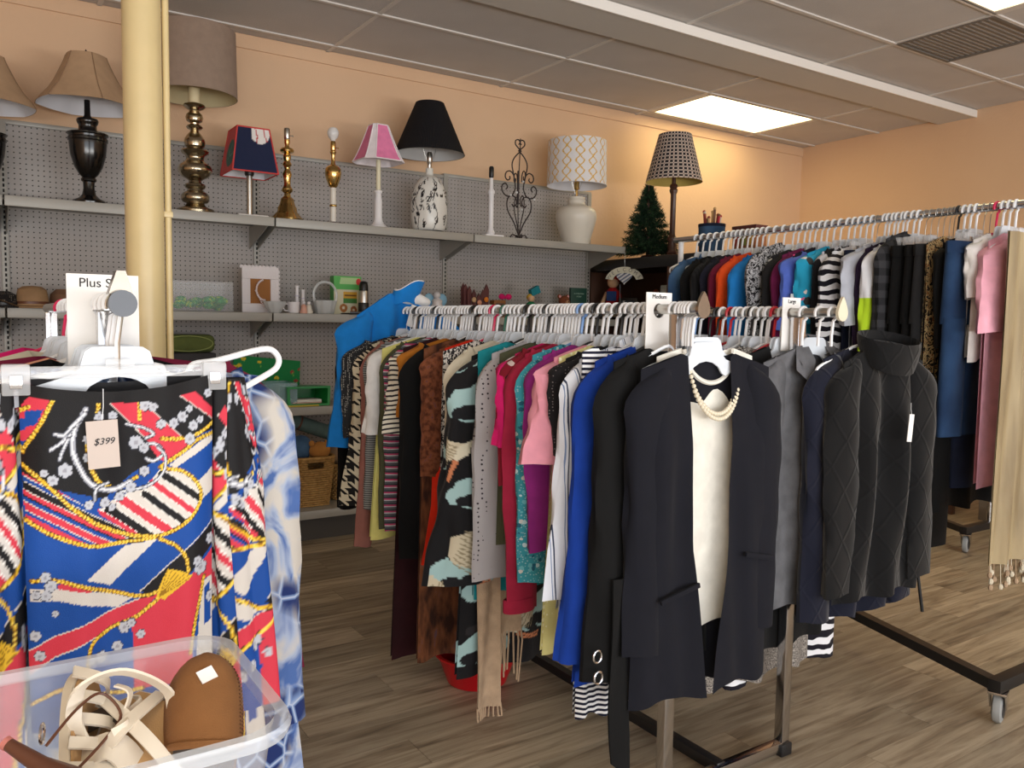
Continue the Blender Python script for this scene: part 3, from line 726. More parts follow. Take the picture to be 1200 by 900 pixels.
# ================================================================ hangers
def hook_path(zb=-.088, r=.0185):
    """over the rail (at the origin) and down to the hanger neck; seen from the front the hook crosses the rail"""
    P = [(-.001, 0, zb), (-.001, 0, -.06)]
    for k in range(15):
        a = -PI*.42+PI*1.55*k/14; P.append((r*math.cos(a)*.98, 0, r*math.sin(a)*.98-.003))
    return P
HANG = {}
def hanger_mesh(kind):
    if kind in HANG: return HANG[kind]
    pr = []
    if kind in ('frost', 'white', 'black', 'pinkh', 'blueh', 'greenh', 'redh'):
        mat = {'frost': FROST, 'white': WPLAST, 'black': BLACKM, 'pinkh': solid('pink_plastic', (216, 40, 92), .35), 'blueh': solid('blue_plastic', (128, 168, 226), .35),
               'greenh': solid('green_plastic', (42, 112, 92), .4), 'redh': solid('red_plastic', (196, 36, 52), .35)}[kind]
    if kind in ('frost',):
        pr.append(('hook', MB().tube(hook_path(), .0042, 6).mesh('hook', WPLAST)))
        half = [(.0, -.066), (.04, -.067), (.052, -.074), (.06, -.098), (.072, -.108), (.11, -.119), (.16, -.132), (.19, -.142), (.198, -.150), (.196, -.160), (.185, -.161), (.14, -.150), (.09, -.14), (.072, -.148), (.058, -.142), (.045, -.126), (.025, -.116), (0, -.112)]
        poly = half + [(-x, z) for x, z in half[::-1][1:-1]]
        poly = [(x*.88, z) for x, z in poly]
        pr.append(('hanger_body', MB().prism(poly, -.0022, .0022).mesh('hanger_body', mat, True, 30)))
    elif kind in ('white', 'black', 'pinkh', 'blueh', 'greenh', 'redh'):
        pr.append(('hook', MB().tube(hook_path(), .0042, 6).mesh('hook', mat)))
        P = spline([(0, 0, -.086), (.1, 0, -.115), (.185, 0, -.142), (.2, 0, -.156), (.188, 0, -.167), (.1, 0, -.167), (-.1, 0, -.167), (-.188, 0, -.167), (-.2, 0, -.156), (-.185, 0, -.142), (-.1, 0, -.115)], 3, True)
        pr.append(('hanger_body', MB().tube([(p.x*.88, p.y, p.z) for p in P], .0042, 6, closed=True).mesh('hanger_body', mat)))
    elif kind == 'clip':
        pr.append(('hook', MB().tube(hook_path(-.1), .0016, 6).mesh('hook', STEEL)))
        pr.append(('hanger_body', MB().rbox(-.155, .155, -.004, .004, -.112, -.094, .002).rbox(-.02, .02, -.004, .004, -.096, -.084, .002).mesh('hanger_body', CLEAR)))
        for sx in (-.135, .135):
            pr.append(('clip', MB().rbox(sx-.018, sx+.018, -.011, .011, -.135, -.09, .004).mesh('clip', solid('clip_clear', (238, 240, 244), .15, alpha=.35))))
            pr.append(('clip_spring', MB().rbox(sx-.008, sx+.008, -.013, .013, -.125, -.105, .002).mesh('clip_spring', CHROME)))
    HANG[kind] = pr; return pr
HG = {'frost': ('frosted clear plastic hanger with broad flat shoulders', 'clothes hanger'), 'white': ('white tubular plastic hanger', 'clothes hanger'), 'black': ('black plastic hanger', 'clothes hanger'),
      'clip': ('clear plastic clip hanger with steel hook', 'clothes hanger'), 'pinkh': ('hot pink plastic hanger', 'clothes hanger'), 'blueh': ('light blue plastic hanger', 'clothes hanger'), 'greenh': ('green plastic hanger', 'clothes hanger'), 'redh': ('red plastic hanger', 'clothes hanger')}
RK = {'m1': ((1.43, BZ), 'on the medium rail'), 'm2': ((1.885, BZ), 'on the large rail'), 'z': ((ZX, ZZ), 'on the rolling rack'), 'l': ((.19, LZ), 'on the plus size rack')}
REG = {}
def short(label):
    for w in (' next to', ' beside', ' hanging', ' with', ' on ', ' under', ' behind', ' between', ' at ', ' whose', ' showing', ' peeking', ' squeezed', ' inside', ' standing', ' reaching', ' far ', ' printed'):
        i = label.find(w)
        if i > 8: label = label[:i]
    return label
def hold(kind, label):
    label = short(label)
    return HG[kind][0].split(' with')[0].replace('frosted clear plastic', 'frosted')+' holding the '+label
def hanger(rk, y, kind='frost', rz=0, label=None, tilt=0):
    (x, z), wh = RK[rk]
    if not label and rk in REG:
        b = min(REG[rk], key=lambda q: abs(q[0]-y)); label = 'bare '+HG[kind][0].split(' with')[0].replace('frosted clear plastic', 'frosted').replace('tubular plastic', 'tubular')+' next to the '+b[1]
    t = thing('clothes_hanger', label or HG[kind][0]+' '+wh, 'hanger', (x, y, z), rz, HG[kind][0].split(' with')[0]+'s '+wh)
    for nm, me in hanger_mesh(kind): link(me, nm, t)
    return t

# ================================================================ garments
def sheet(w_of, ztop, L, side, depth_of, fold, nr, nc, s0=-1, s1=1, hem=0., gap=None, sgn=1, sway=0):
    G = []
    for i in range(nr+1):
        t = i/nr; r_ = []
        for j in range(nc+1):
            s = s0+(s1-s0)*j/nc
            if gap is not None:            # an open front: from the gap edge to the side
                g = gap(t); w = w_of(t); x = sgn*(g+(w-g)*abs(s)); sn = x/max(w, 1e-4)
            else: w = w_of(t); x = w*s; sn = s
            zt = ztop(x if abs(x) < 9 else 0); zh = -L-hem*(1-sn*sn)+.008*math.sin(7*sn+side)
            tt = t
            z = zt+(zh-zt)*tt
            y = side*depth_of(t)*math.sqrt(max(0, 1-sn*sn*.97))+fold(sn, t, side)
            r_.append(Vector((x+sway*t, y, z)))
        G.append(r_)
    return G
def add_sheet(mb, G, flip, P=None, pm=None):
    mb.grid(G, flip)
    if P is not None:
        pts = [p for g in G for p in g]; n = len(G); m_ = len(G[0])
        u = np.array([j/(m_-1) for i in range(n) for j in range(m_)]); v = np.array([i/(n-1) for i in range(n) for j in range(m_)])
        a, b = pm(u, v); c = P.get(a, b); mb.c = c if mb.c is None else np.concatenate([mb.c, c])
def sleeve_mesh(sx, x0, z0, length, r0, r1, rng, out=.05, fwd=0., nr=16, ns=14, flat=.42, bend=0, P=None, pm=None):
    mb = MB(); G = []; ph = rng.random()*6
    for i in range(nr+1):
        t = (i/nr)**1.45 if P is None else i/nr; r = r0+(r1-r0)*t
        cap = max(.06, math.sqrt(1-(1-min(1, t/.13))**2)); 
        cx = x0+out-.55*r0*(1-min(1, t/.13))**1.5+bend*t*t; cy = fwd*t; cz = z0-length*t
        row = []
        for k in range(ns+1):
            a = 2*PI*k/ns; q = 1+.12*math.sin(3*a+ph+t*5)*min(1, t*3)+.06*math.sin(5*a-t*9+ph)+.05*math.sin(2*a+t*26+ph*2)*math.sin(t*PI)
            row.append(Vector((sx*(cx+r*q*cap*math.cos(a)), cy+r*q*flat*cap*math.sin(a), cz+(-.012*math.cos(a) if t < .15 else 0)+.004*math.sin(2*a+ph)*t)))
        G.append(row)
    mb.grid(G, sx < 0)
    if P is not None:
        u = np.array([k/ns for i in range(nr+1) for k in range(ns+1)]); v = np.array([i/nr for i in range(nr+1) for k in range(ns+1)])
        a, b = pm(u, v); mb.c = P.get(a, b)
    else:   # a closed opening a little inside the cuff
        c = len(mb.v); last = [Vector(p) for p in G[-1]]; ctr = sum(last, Vector())/len(last)+Vector((0, 0, .012))
        mb.add([ctr]+last, [(0, k+1, k+2) if sx > 0 else (0, k+2, k+1) for k in range(ns)])
    return mb
def garment(name, label, cat, group, rk, y, mat, w=.2, L=.66, flare=1.04, sleeve='long', sl=.56, sr=(.058, .036), neck=.075, nd=.07, dep=.021, folds=(5, .008), rz=0., dx=0., dz=0., seed=0, hk='frost', gap=None,
            collar=None, cuff=None, hemband=None, mat_s=None, out=.045, fwd=0., P=None, pm=None, pms=None, nr=26, nc=26, sway=0., hem=.0, waist=0., bend=0, hlabel=None, buttons=0, slope=.29, O=None, Ob=None):
    if O is not None: out = O-w-(sr[0]+sr[1])/2; bend = (Ob-O) if Ob else 0; fwd = fwd or -.012
    (x, z), wh = RK[rk]; rng = random.Random(hash(label) % 9999 if seed == 0 else seed) if False else random.Random(sum(map(ord, label))+seed)
    if hk:
        hb = hanger(rk, y, hk, rz, hlabel or hold(hk, label))
        if dx > .025:
            for c_ in hb.children:
                if c_.name.startswith('hanger_body'): c_.location = (dx*.85, 0, min(0, dz))
    t = thing(name, label, cat, (x, y, z), rz, group)
    REG.setdefault(rk, []).append((y, short(label)))
    zs = -.092+dz; ph = rng.random()*6; k_, amp = folds
    ztop_f = lambda X: (zs-slope*max(0, abs(X-dx)-neck)-(nd*math.sqrt(max(0, 1-((X-dx)/neck)**2)) if abs(X-dx) < neck else 0)) - (.25*max(0, abs(X-dx)-w)*1.0)
    ztop_b = lambda X: (zs-slope*max(0, abs(X-dx)-neck)-(.012*math.sqrt(max(0, 1-((X-dx)/neck)**2)) if abs(X-dx) < neck else 0)) - (.25*max(0, abs(X-dx)-w)*1.0)
    wf_ = lambda q: w*(1-.0*q)+(w*(flare-1))*q-waist*math.sin(PI*min(1, q*1.3))
    df = lambda q: .006+dep*min(1, q*4)
    fold = lambda s, q, side: 1.25*amp*min(1, .15+q*2.2)*(math.sin(k_*s*PI*.5+ph+side*1.3+q*.7)+.6*math.sin(k_*1.7*s+2*ph+q*4)+.35*math.sin(k_*3.1*s-q*6+ph))*(1-abs(s)**6)
    mb = MB()
    sh = lambda G: [[p+Vector((dx, 0, 0)) for p in g] for g in G]
    zf = lambda X: ztop_f(X+dx); zb_ = lambda X: ztop_b(X+dx)
    if gap:
        for sg in (-1, 1): add_sheet(mb, sh(sheet(wf_, lambda X: zf(X), L, -1, df, fold, nr, nc//2, 0, 1, hem, gap, sg, sway)), sg < 0, P, pm)
    else: add_sheet(mb, sh(sheet(wf_, zf, L, -1, df, fold, nr, nc, -1, 1, hem, None, 1, sway)), True, P, pm)
    add_sheet(mb, sh(sheet(wf_, zb_, L, 1, df, fold, nr, nc, -1, 1, 0, None, 1, sway)), False, P, pm)
    body = mb.build('body', mat, t, ang=70)
    ms = mat_s or mat; z0 = ztop_b(dx+w*.97)
    if sleeve:
        ln = sl+sr[0]*.75
        for sx in (-1, 1):
            s_ = sleeve_mesh(sx, w, z0+.004, ln, sr[0], sr[1], rng, out, fwd*(1 if sx < 0 else .6), 20 if P is None else 200, 14 if P is None else 100, P=P, pm=pms, bend=bend)
            s_.xf(Matrix.Translation((dx, 0, 0)))
            so = s_.build('sleeve', ms, t, ang=70)
            if cuff and sleeve == 'long':
                v = np.array(s_.v); lo = v[v[:, 2] < v[:, 2].min()+.012]; c = lo.mean(0)
                MB().lathe([(sr[1]*.98, 0), (sr[1]*1.05, .003), (sr[1]*1.05, .035), (sr[1]*.98, .038)], 18, (c[0], c[1], v[:, 2].min()-.002), .46, cap=False).build('cuff', cuff, so)
    if collar == 'turtle':
        pr = []; MBc = MB(); G = []
        for i in range(11):
            v_ = i/10; row = []
            for k in range(49):
                a = 2*PI*k/48; rr = .082+.022*math.sin(v_*PI)+.004*(k % 2)
                row.append(Vector((dx+rr*math.cos(a), -.01+rr*.62*math.sin(a), zs-.02+.085*math.sin(v_*PI*.5)*(1-.0)-(.05*v_ if v_ > .6 else 0)+(-.055*(1-v_)*(.5-.5*math.sin(a)) )-.03*v_*(.5-.5*math.sin(a)))))
            G.append(row)
        MBc.grid(G, True).build('rolled_collar', ms, t, ang=80)
    elif collar == 'band':
        pts = [(dx+neck*s, -.009-.012*math.sqrt(max(0, 1-s*s)), ztop_f(dx+neck*s*.999)) for s in [k/16 for k in range(-16, 17)]]
        MB().tube(pts, .006, 6).build('neckband', mat_s or mat, t)
    elif collar == 'shirt':
        for sg in (-1, 1):
            MB().add([(dx, .016, zs+.028), (dx+sg*.055, .004, zs+.012), (dx+sg*.075, -.03, zs-.055), (dx+sg*.02, -.034, zs-.03-nd*.5), (dx, .02, zs-.01), (dx+sg*.058, .012, zs-.012)], [(0, 1, 2, 3), (0, 4, 5, 1), (1, 5, 2)]).build('collar', mat, t, ang=60)
    elif collar == 'lapel':
        for sg in (-1, 1):
            MB().add([(dx+sg*.03, .02, zs+.03), (dx+sg*.085, .0, zs+.0), (dx+sg*.125, -.035, zs-.06), (dx+sg*.07, -.045, zs-.10), (dx+sg*.04, -.03, zs-.035)], [(0, 1, 4), (1, 2, 3, 4)]).build('lapel', mat, t, ang=60)
            MB().add([(dx, .03, zs+.035), (dx+sg*.05, .028, zs+.03), (dx+sg*.1, .0, zs-.01), (dx+sg*.09, -.03, zs-.05), (dx+sg*.03, .0, zs-.02)], [(0, 1, 4), (1, 2, 3, 4)]).build('collar', mat, t, ang=60)
    if buttons:
        for k in range(buttons):
            zz = zs-nd-.05-k*.085
            MB().lathe([(0, -.002), (.006, -.002), (.006, .001), (0, .0015)], 10).xf(Matrix.Translation((dx, -df(.5)-.01, zz)) @ Matrix.Rotation(PI/2, 4, 'X')).build('button', WPLAST, t)
    return t

def trousers(label, group, rk, y, mat, L=1.0, w=.12, hk='clip', rz=0, dx=0, cat='trousers', name='trousers', wide=.9):
    (x, z), wh = RK[rk]; rng = random.Random(sum(map(ord, label)))
    if hk: hanger(rk, y, hk, rz, hold(hk, label))
    t = thing(name, label, cat, (x, y, z), rz, group); z0 = -.128; REG.setdefault(rk, []).append((y, short(label))); ph = rng.random()*6
    G = []
    for i in range(9):
        v = i/8; G.append([Vector((dx+w*(1+.1*v)*math.cos(a), .026*math.sin(a)*(1+.3*v)+.004*math.sin(5*a+ph), z0-.26*v)) for a in [2*PI*k/28 for k in range(29)]])
    MB().grid(G, True).build('hips', mat, t, ang=70)
    MB().lathe([(w*1.03, z0-.035), (w*1.05, z0-.03), (w*1.05, z0+.002), (w*1.02, z0+.004)], 28, (dx, 0, 0), .25, cap=False).build('waistband', mat, t)
    for sx in (-1, 1):
        G = []
        for i in range(15):
            v = i/14; r = w*.58*(1-(1-wide)*v)
            G.append([Vector((dx+sx*w*.54+r*math.cos(a)*(1+.05*math.sin(4*v+ph)), .004*sx+(.028-.006*v)*math.sin(a)*(1+.25*math.sin(2*a+ph+3*v)), z0-.24-(L-.24)*v)) for a in [2*PI*k/20 for k in range(21)]])
        MB().grid(G, True).build('leg', mat, t, ang=70)
    return t
# ================================================================ fabrics
BLK_ = (20, 20, 22); NAVYC = (27, 30, 44)
F_NAVY = fab('navy_suit', (17, 18, 27), weave=1400, strength=.15); F_BLACK = fab('black', (11, 11, 12)); F_BLACKS = fab('black_smooth', (12, 12, 13), strength=.3, sheen=.02)
F_ROYAL = fab('royal', (16, 54, 142)); F_AZURE = fab('azure', (24, 128, 208), strength=.2); F_WHITE = fab('white', (232, 230, 228)); F_IVORY = fab('ivory', (228, 224, 214), rough=.6, strength=.15)
F_PINK = fab('pink', (238, 160, 178)); F_PURPLE = fab('purple', (140, 40, 120)); F_MAG = fab('magenta', (206, 28, 104)); F_CRIM = fab('crimson', (160, 34, 62)); F_RED = fab('red_orange', (226, 48, 22))
F_BURG = fab('burgundy_velvet', (44, 9, 15), sheen=.1); F_ORANGE = fab('orange', (236, 84, 30)); F_MAROON = fab('maroon', (110, 24, 52)); F_GREYD = fab('grey_wool', (94, 94, 98), weave=500, strength=.5, var=.2)
F_LGREY = fab('light_grey', (188, 192, 204)); F_OLIVE = fab('olive', (78, 80, 58)); F_YEL = fab('pale_yellow', (226, 218, 130)); F_TAN = fab('tan_knit', (176, 150, 124), weave=300, strength=.7, var=.15)
F_CREAM = fab('cream', (216, 206, 184)); F_TEAL = fab('teal', (24, 128, 136)); F_MUSTARD = fab('mustard', (176, 108, 34)); F_DKBROWN = fab('dark_brown', (62, 34, 26)); F_DKGREY = fab('charcoal', (38, 38, 40)); F_PURD = fab('dark_purple', (40, 26, 52))
F_DENIM = fab_noise('denim', [(.3, (38, 66, 100)), (.7, (72, 104, 140))], 9, 4); F_DENIMD = fab_noise('denim_dark', [(.3, (17, 22, 40)), (.7, (30, 38, 62))], 9, 4); F_DENIMM = fab_noise('denim_mid', [(.3, (18, 38, 68)), (.7, (36, 62, 96))], 7, 3)
F_STRIPE1 = fab_stripe('ticking', 2, [(0, (226, 218, 200)), (.62, (44, 40, 44))], .016, wob=.06)
F_STRIPE2 = fab_stripe('pink_grey_stripe', 2, [(0, (90, 92, 98)), (.35, (205, 205, 208)), (.5, (190, 70, 110)), (.75, (60, 62, 70))], .022)
F_STRIPE3 = fab_stripe('blue_shirt_stripe', 0, [(0, (226, 230, 240)), (.72, (120, 140, 180)), (.78, (226, 230, 240)), (.9, (60, 70, 95))], .034)
F_STRIPE4 = fab_stripe('breton', 2, [(0, (235, 235, 238)), (.5, (28, 30, 48))], .013)
F_STRIPE5 = fab_stripe('grey_fine_stripe', 2, [(0, (150, 152, 150)), (.5, (80, 82, 84))], .008)
F_RIB = fab_stripe('black_rib', 0, [(0, (22, 22, 24)), (.5, (34, 34, 36))], .012)
F_DOTG = fab_dots('grey_dot', (172, 168, 170), (58, 52, 58), 75, .22); F_LACE = fab_dots('black_lace', (24, 22, 24), (120, 110, 110), 130, .2); F_YLACE = fab_dots('yellow_lace', (228, 220, 150), (246, 242, 205), 60, .3)
F_TEALFL = fab_floral('teal_floral', (60, 150, 165), [(190, 215, 220), (36, 96, 120), (205, 205, 200), (110, 180, 190)], 55, .34, (150, 190, 195))
F_REDFL = fab_floral('red_floral', (120, 20, 36), [(40, 16, 22), (200, 180, 175), (150, 30, 50)], 30, .36)
F_BLUEFL = fab_floral('blue_floral', (28, 26, 40), [(226, 60, 110), (240, 90, 140), (80, 130, 70), (210, 40, 80)], 22, .34)
F_TURQ = fab_floral('turquoise_floral', (40, 160, 200), [(236, 90, 130), (240, 230, 225), (60, 60, 60), (250, 190, 120)], 20, .3)
F_PURFL = fab_floral('small_floral', (210, 205, 212), [(170, 60, 110), (60, 80, 130), (60, 60, 66), (120, 160, 120)], 45, .38)
F_PAIS = fab_noise('paisley', [(.0, (28, 28, 32)), (.47, (205, 205, 208)), (.52, (40, 40, 46)), (.57, (190, 190, 195))], 30, 2, 3.5, True)
F_TWEED = fab_noise('tweed', [(.35, (60, 56, 54)), (.6, (150, 142, 134)), (.75, (200, 194, 184))], 260, 3)
F_LEOP = fab_noise('mottled', [(.0, (205, 198, 190)), (.5, (40, 38, 40))], 75, 2, 1.5, True)
F_BROWNK = fab_noise('brown_knit', [(.35, (78, 40, 26)), (.6, (132, 76, 48)), (.72, (92, 60, 70))], 60, 4); F_FUR = fab_noise('fur_trim', [(.35, (54, 30, 22)), (.6, (120, 72, 44)), (.75, (86, 76, 96))], 40, 5, aniso=(1, 1, .3))
F_GOLD = fab_noise('gold_satin', [(.3, (122, 104, 76)), (.6, (164, 146, 112)), (.8, (196, 180, 146))], 6, 3, aniso=(3, 1, .4), rough=.42)
def zebra(name, c1, c2, sc):
    t = NT('fab_'+name); v = t.coord(); w = t.n('ShaderNodeTexWave'); t.l(v, w.inputs['Vector']); w.bands_direction = 'Z'; w.inputs['Scale'].default_value = sc; w.inputs['Distortion'].default_value = 5; w.inputs['Detail Scale'].default_value = 1.2
    return cloth_finish(t, t.ramp(w.outputs[1], [(0, S(c1)), (.5, S(c2))], True))
F_ZEB = zebra('zebra', (22, 20, 30), (232, 232, 236), 9)
def hound():
    t = NT('fab_houndstooth'); x, y, z = t.xyz(t.coord()); p = .046
    u = t.math('FRACT', t.math('DIVIDE', x, p)); v = t.math('FRACT', t.math('DIVIDE', z, p)); a = t.math('LESS_THAN', u, .5); b = t.math('LESS_THAN', v, .5)
    d = t.math('LESS_THAN', t.math('FRACT', t.math('MULTIPLY', t.math('ADD', u, v), 2)), .5)
    same = t.math('MULTIPLY', a, b); diff = t.math('ABSOLUTE', t.math('SUBTRACT', a, b)); k = t.math('ADD', same, t.math('MULTIPLY', diff, d))
    k = t.math('GREATER_THAN', k, .5)
    return cloth_finish(t, t.mix(k, S(24, 22, 22), S(200, 188, 162)))
F_HOUND = hound()
def cable(name, c):
    t = NT('fab_'+name); x, y, z = t.xyz(t.coord()); s1 = t.math('PINGPONG', t.math('MULTIPLY', t.math('ADD', x, t.math('MULTIPLY', z, .62)), 24), 1); s2 = t.math('PINGPONG', t.math('MULTIPLY', t.math('SUBTRACT', x, t.math('MULTIPLY', z, .62)), 24), 1)
    k = t.math('MINIMUM', s1, s2); k = t.math('MINIMUM', k, .16); n = t.noise(t.coord(), 420, 2)[0]
    t.out(S(c), .92, 0, .2); t.b.inputs['Sheen Weight'].default_value = .2; t.bump(t.math('MULTIPLY_ADD', n, .12, t.math('MULTIPLY', k, -4)), .5, .004); return t.m
F_CABN = cable('cable_navy', (17, 20, 36)); F_CABB = cable('cable_black', (13, 13, 15))
def tiedye():
    t = NT('fab_tie_dye'); v = t.coord((1, 1, .8)); n = t.noise(v, 15, 3, 1)[0]; vo = t.vor(v, 26, 'DISTANCE_TO_EDGE')[0]
    x, y, z = t.xyz(t.coord()); big = t.noise(v, 4.2, 2)[0]
    soft = t.ramp(n, [(.36, S(74, 102, 160)), (.48, S(160, 172, 196)), (.58, S(196, 190, 182))])
    crack = t.ramp(vo, [(.0, S(176, 186, 204)), (.05, S(112, 136, 180)), (.12, S(30, 46, 98))])
    m_ = t.ramp(big, [(.5, (0, 0, 0, 1)), (.56, (1, 1, 1, 1))])
    return cloth_finish(t, t.mix(m_, soft, crack))
F_TIE = tiedye()
def check(name, c1, c2, p):
    t = NT('fab_'+name); x, y, z = t.xyz(t.coord()); a = t.math('LESS_THAN', t.math('FRACT', t.math('DIVIDE', x, p)), .5); b = t.math('LESS_THAN', t.math('FRACT', t.math('DIVIDE', z, p)), .5)
    return cloth_finish(t, t.mix(t.math('MULTIPLY', t.math('ADD', a, b), .5), S(c1), S(c2)))
F_PLAID = check('black_plaid', (16, 16, 18), (58, 58, 62), .05)
def colorblock():
    t = NT('fab_white_lime'); x, y, z = t.xyz(t.coord()); return cloth_finish(t, t.mix(t.math('LESS_THAN', z, -.30), S(226, 228, 234), S(186, 222, 46)))
F_LIME = colorblock()

# ---------------------------------------------------------------- medium rail, near to far
G1 = 'tops on the medium rail'
def tag_card(parent, x, y, z, w=.03, h=.055, rot=0, mat=None, string=True):
    c = MB().box(-w/2, w/2, -.0008, .0008, -h, 0).build('price_tag', mat or PAPER, parent, (x, y, z)); c.rotation_euler = (0, rot, 0)
    if string: MB().tube([(0, 0, -.004), (-.004, .002, .015), (.0, .006, .03)], .0006, 4).build('tag_string', WPLAST, c)
    return c
def text(body, size, mat, parent, loc, rot=(PI/2, 0, 0), name='lettering', align='CENTER', ext=.0006, shear=0):
    cu_ = bpy.data.curves.new(name, 'FONT'); cu_.body = body; cu_.size = size; cu_.extrude = ext; cu_.align_x = align; cu_.materials.append(mat); cu_.shear = shear
    o = bpy.data.objects.new(name, cu_); me = bpy.data.meshes.new_from_object(o); bpy.data.objects.remove(o)
    o = bpy.data.objects.new(name, me); COL.objects.link(o); o.parent = parent; o.location = loc; o.rotation_euler = rot; return o

# the ivory blouse hangs inside the open navy blazer
bl = garment('blouse', 'ivory blouse under the pearl necklace hanging inside the navy blazer', 'blouse', None, 'm1', 1.418, F_IVORY, w=.155, L=.78, dx=.075, sleeve=None, nd=.085, neck=.08, dep=.012, folds=(4, .004), hk='frost', rz=-.06, collar='band')
MB().box(-.012, .016, -.002, .002, -.035, .0).build('neck_label', solid('label_maroon', (70, 24, 34), .8), bl, (.075, -.005, -.185))
nk = []
for k in range(34):
    a = PI*k/33; nk.append((.075-.078*math.cos(a), -.024-.024*math.sin(a), -.125-.125*math.sin(a)))
neckl = thing('necklace', 'double string of pearls lying over the ivory blouse collar', 'necklace', (1.43, 1.418, BZ), -.06)
PEARL = solid('pearl', (222, 212, 190), .25)
pm_ = MB().ball((0, 0, 0), .0058, 8).mesh('pearl', PEARL)
for i, p in enumerate(nk): link(pm_, 'pearl', neckl, p)
for i, p in enumerate(nk[5:-5]): link(pm_, 'pearl', neckl, (p[0], p[1]-.004, p[2]-.012))

bz = garment('blazer', 'navy open front blazer with welt pockets at the near rail end', 'jacket', G1, 'm1', 1.388, F_NAVY, w=.205, L=.93, flare=1.08, dx=.052, sl=.62, sr=(.066, .05), gap=lambda t: .066-.012*t if t < .55 else .0594-.05*(t-.55)/.45, dz=-.012, neck=.078, nd=.02, dep=.03, folds=(5, .009), hk='frost', rz=-.06, O=.243, Ob=.25, nr=34, nc=30)
MB().rbox(-.06, .06, -.004, .004, -.006, .006, .002).xf(Matrix.Rotation(-.22, 4, 'Y')).build('pocket_welt', F_NAVY, bz, (-.055, -.046, -.665))
MB().rbox(-.05, .05, -.004, .004, -.006, .006, .002).xf(Matrix.Rotation(.22, 4, 'Y')).build('pocket_welt', F_NAVY, bz, (.205, -.042, -.61))
lb = MB().box(-.028, .028, -.001, .001, -.018, .018).build('neck_label', solid('label_cream', (205, 198, 180), .8), bl, (.068, -.004, -.118))
text('Kim Rogers', .0105, INK, lb, (0, -.0015, -.004))

bt = garment('blouse', 'black long sleeved blouse with gathered sleeves and hanging tie behind the navy blazer', 'blouse', G1, 'm1', 1.452, F_BLACKS, w=.19, L=.86, sl=.70, sr=(.06, .068), hk='white', rz=.02, folds=(7, .012), O=.25, Ob=.265)
for (x_, z_) in ((-.262, -.79), (-.258, -.84)): MB().tube([(x_+.012*math.cos(a), -.05, z_+.014*math.sin(a)) for a in [2*PI*k/14 for k in range(14)]], .0026, 6, closed=True).build('metal_ring', CHROME, bt)
G_ = [[Vector((-.22+.055*u-.02*v+.03*v*v, -.05-.006*math.sin(6*v+3*u), -.62-.44*v-.05*u*v)) for u in (0, .33, .66, 1)] for v in [k/14 for k in range(15)]]
MB().grid(G_).grid([[p+Vector((0, .004, 0)) for p in g] for g in G_], True).build('hanging_tie', F_BLACKS, bt)
garment('tunic', 'royal blue long tunic with wide sleeves beside the black blouse', 'top', G1, 'm1', 1.515, F_ROYAL, w=.195, L=.90, flare=1.25, sl=.66, sr=(.065, .06), hk='black', rz=.03, folds=(6, .012), O=.257, Ob=.31)
garment('top', 'navy and white striped top showing below the royal blue tunic', 'top', G1, 'm1', 1.54, F_STRIPE4, w=.075, L=1.0, sleeve=None, hk='frost', dx=-.135, neck=.03, nd=.02)
garment('shirt', 'white shirt with thin blue stripes next to the royal blue tunic', 'shirt', G1, 'm1', 1.585, F_STRIPE3, w=.19, L=.74, flare=1.3, sl=.54, sr=(.058, .05), hk='white', collar='shirt', rz=.05, O=.25, Ob=.30)
garment('blouse', 'black dotted lace blouse between the pink tee and striped shirt', 'blouse', G1, 'm1', 1.63, F_LACE, w=.19, L=.6, sleeve='short', sl=.2, sr=(.055, .05), hk='frost', O=.24)
garment('top', 'pale yellow lace top whose hem hangs below the striped shirt', 'top', G1, 'm1', 1.665, F_YLACE, w=.185, L=.88, flare=1.22, sleeve=None, hk='frost', folds=(7, .014))
garment('t_shirt', 'pale pink short sleeved tee with neckband on the medium rail', 't-shirt', G1, 'm1', 1.70, F_PINK, w=.19, L=.60, sleeve='short', sl=.21, sr=(.08, .10), hk='frost', rz=.1, O=.262, Ob=.285, collar='band')
garment('top', 'plum purple long sleeved top under the pale pink tee', 'top', G1, 'm1', 1.745, F_PURPLE, w=.185, L=.62, sl=.47, sr=(.056, .048), hk='black', rz=.05, O=.24)
garment('blouse', 'teal floral blouse with loose cuffs beside the purple top', 'blouse', G1, 'm1', 1.79, F_TEALFL, w=.185, L=.68, sl=.57, sr=(.055, .055), hk='frost', rz=.04, O=.24, Ob=.225)
garment('top', 'crimson long sleeved knit top hanging below the teal floral blouse', 'top', G1, 'm1', 1.825, F_CRIM, w=.18, L=.72, sl=.66, sr=(.054, .048), hk='white', cuff=F_CRIM, O=.243)
garment('top', 'dark red floral top with white trim beside the magenta tee', 'top', G1, 'm1', 1.855, F_REDFL, w=.185, L=.6, sl=.32, sr=(.05, .045), hk='frost', O=.245)
garment('t_shirt', 'magenta short sleeved tee on a white hanger', 't-shirt', G1, 'm1', 1.885, F_MAG, w=.185, L=.55, sleeve='short', sl=.2, sr=(.07, .075), hk='white', rz=.1, O=.245, Ob=.265)
garment('top', 'olive sleeveless top squeezed behind the grey dotted blouse', 'top', G1, 'm1', 1.935, F_OLIVE, w=.19, L=.66, sleeve=None, hk='frost')
garment('blouse', 'grey blouse with tiny dark dots beside the crane print kimono', 'blouse', G1, 'm1', 1.985, F_DOTG, w=.195, L=.72, flare=1.1, sl=.60, sr=(.062, .058), hk='frost', rz=.08, O=.25, Ob=.262, folds=(6, .011))
garment('top', 'teal blue top whose hem shows under the grey dotted blouse', 'top', G1, 'm1', 2.02, F_TEAL, w=.18, L=.84, sleeve=None, hk='frost', dx=-.03)
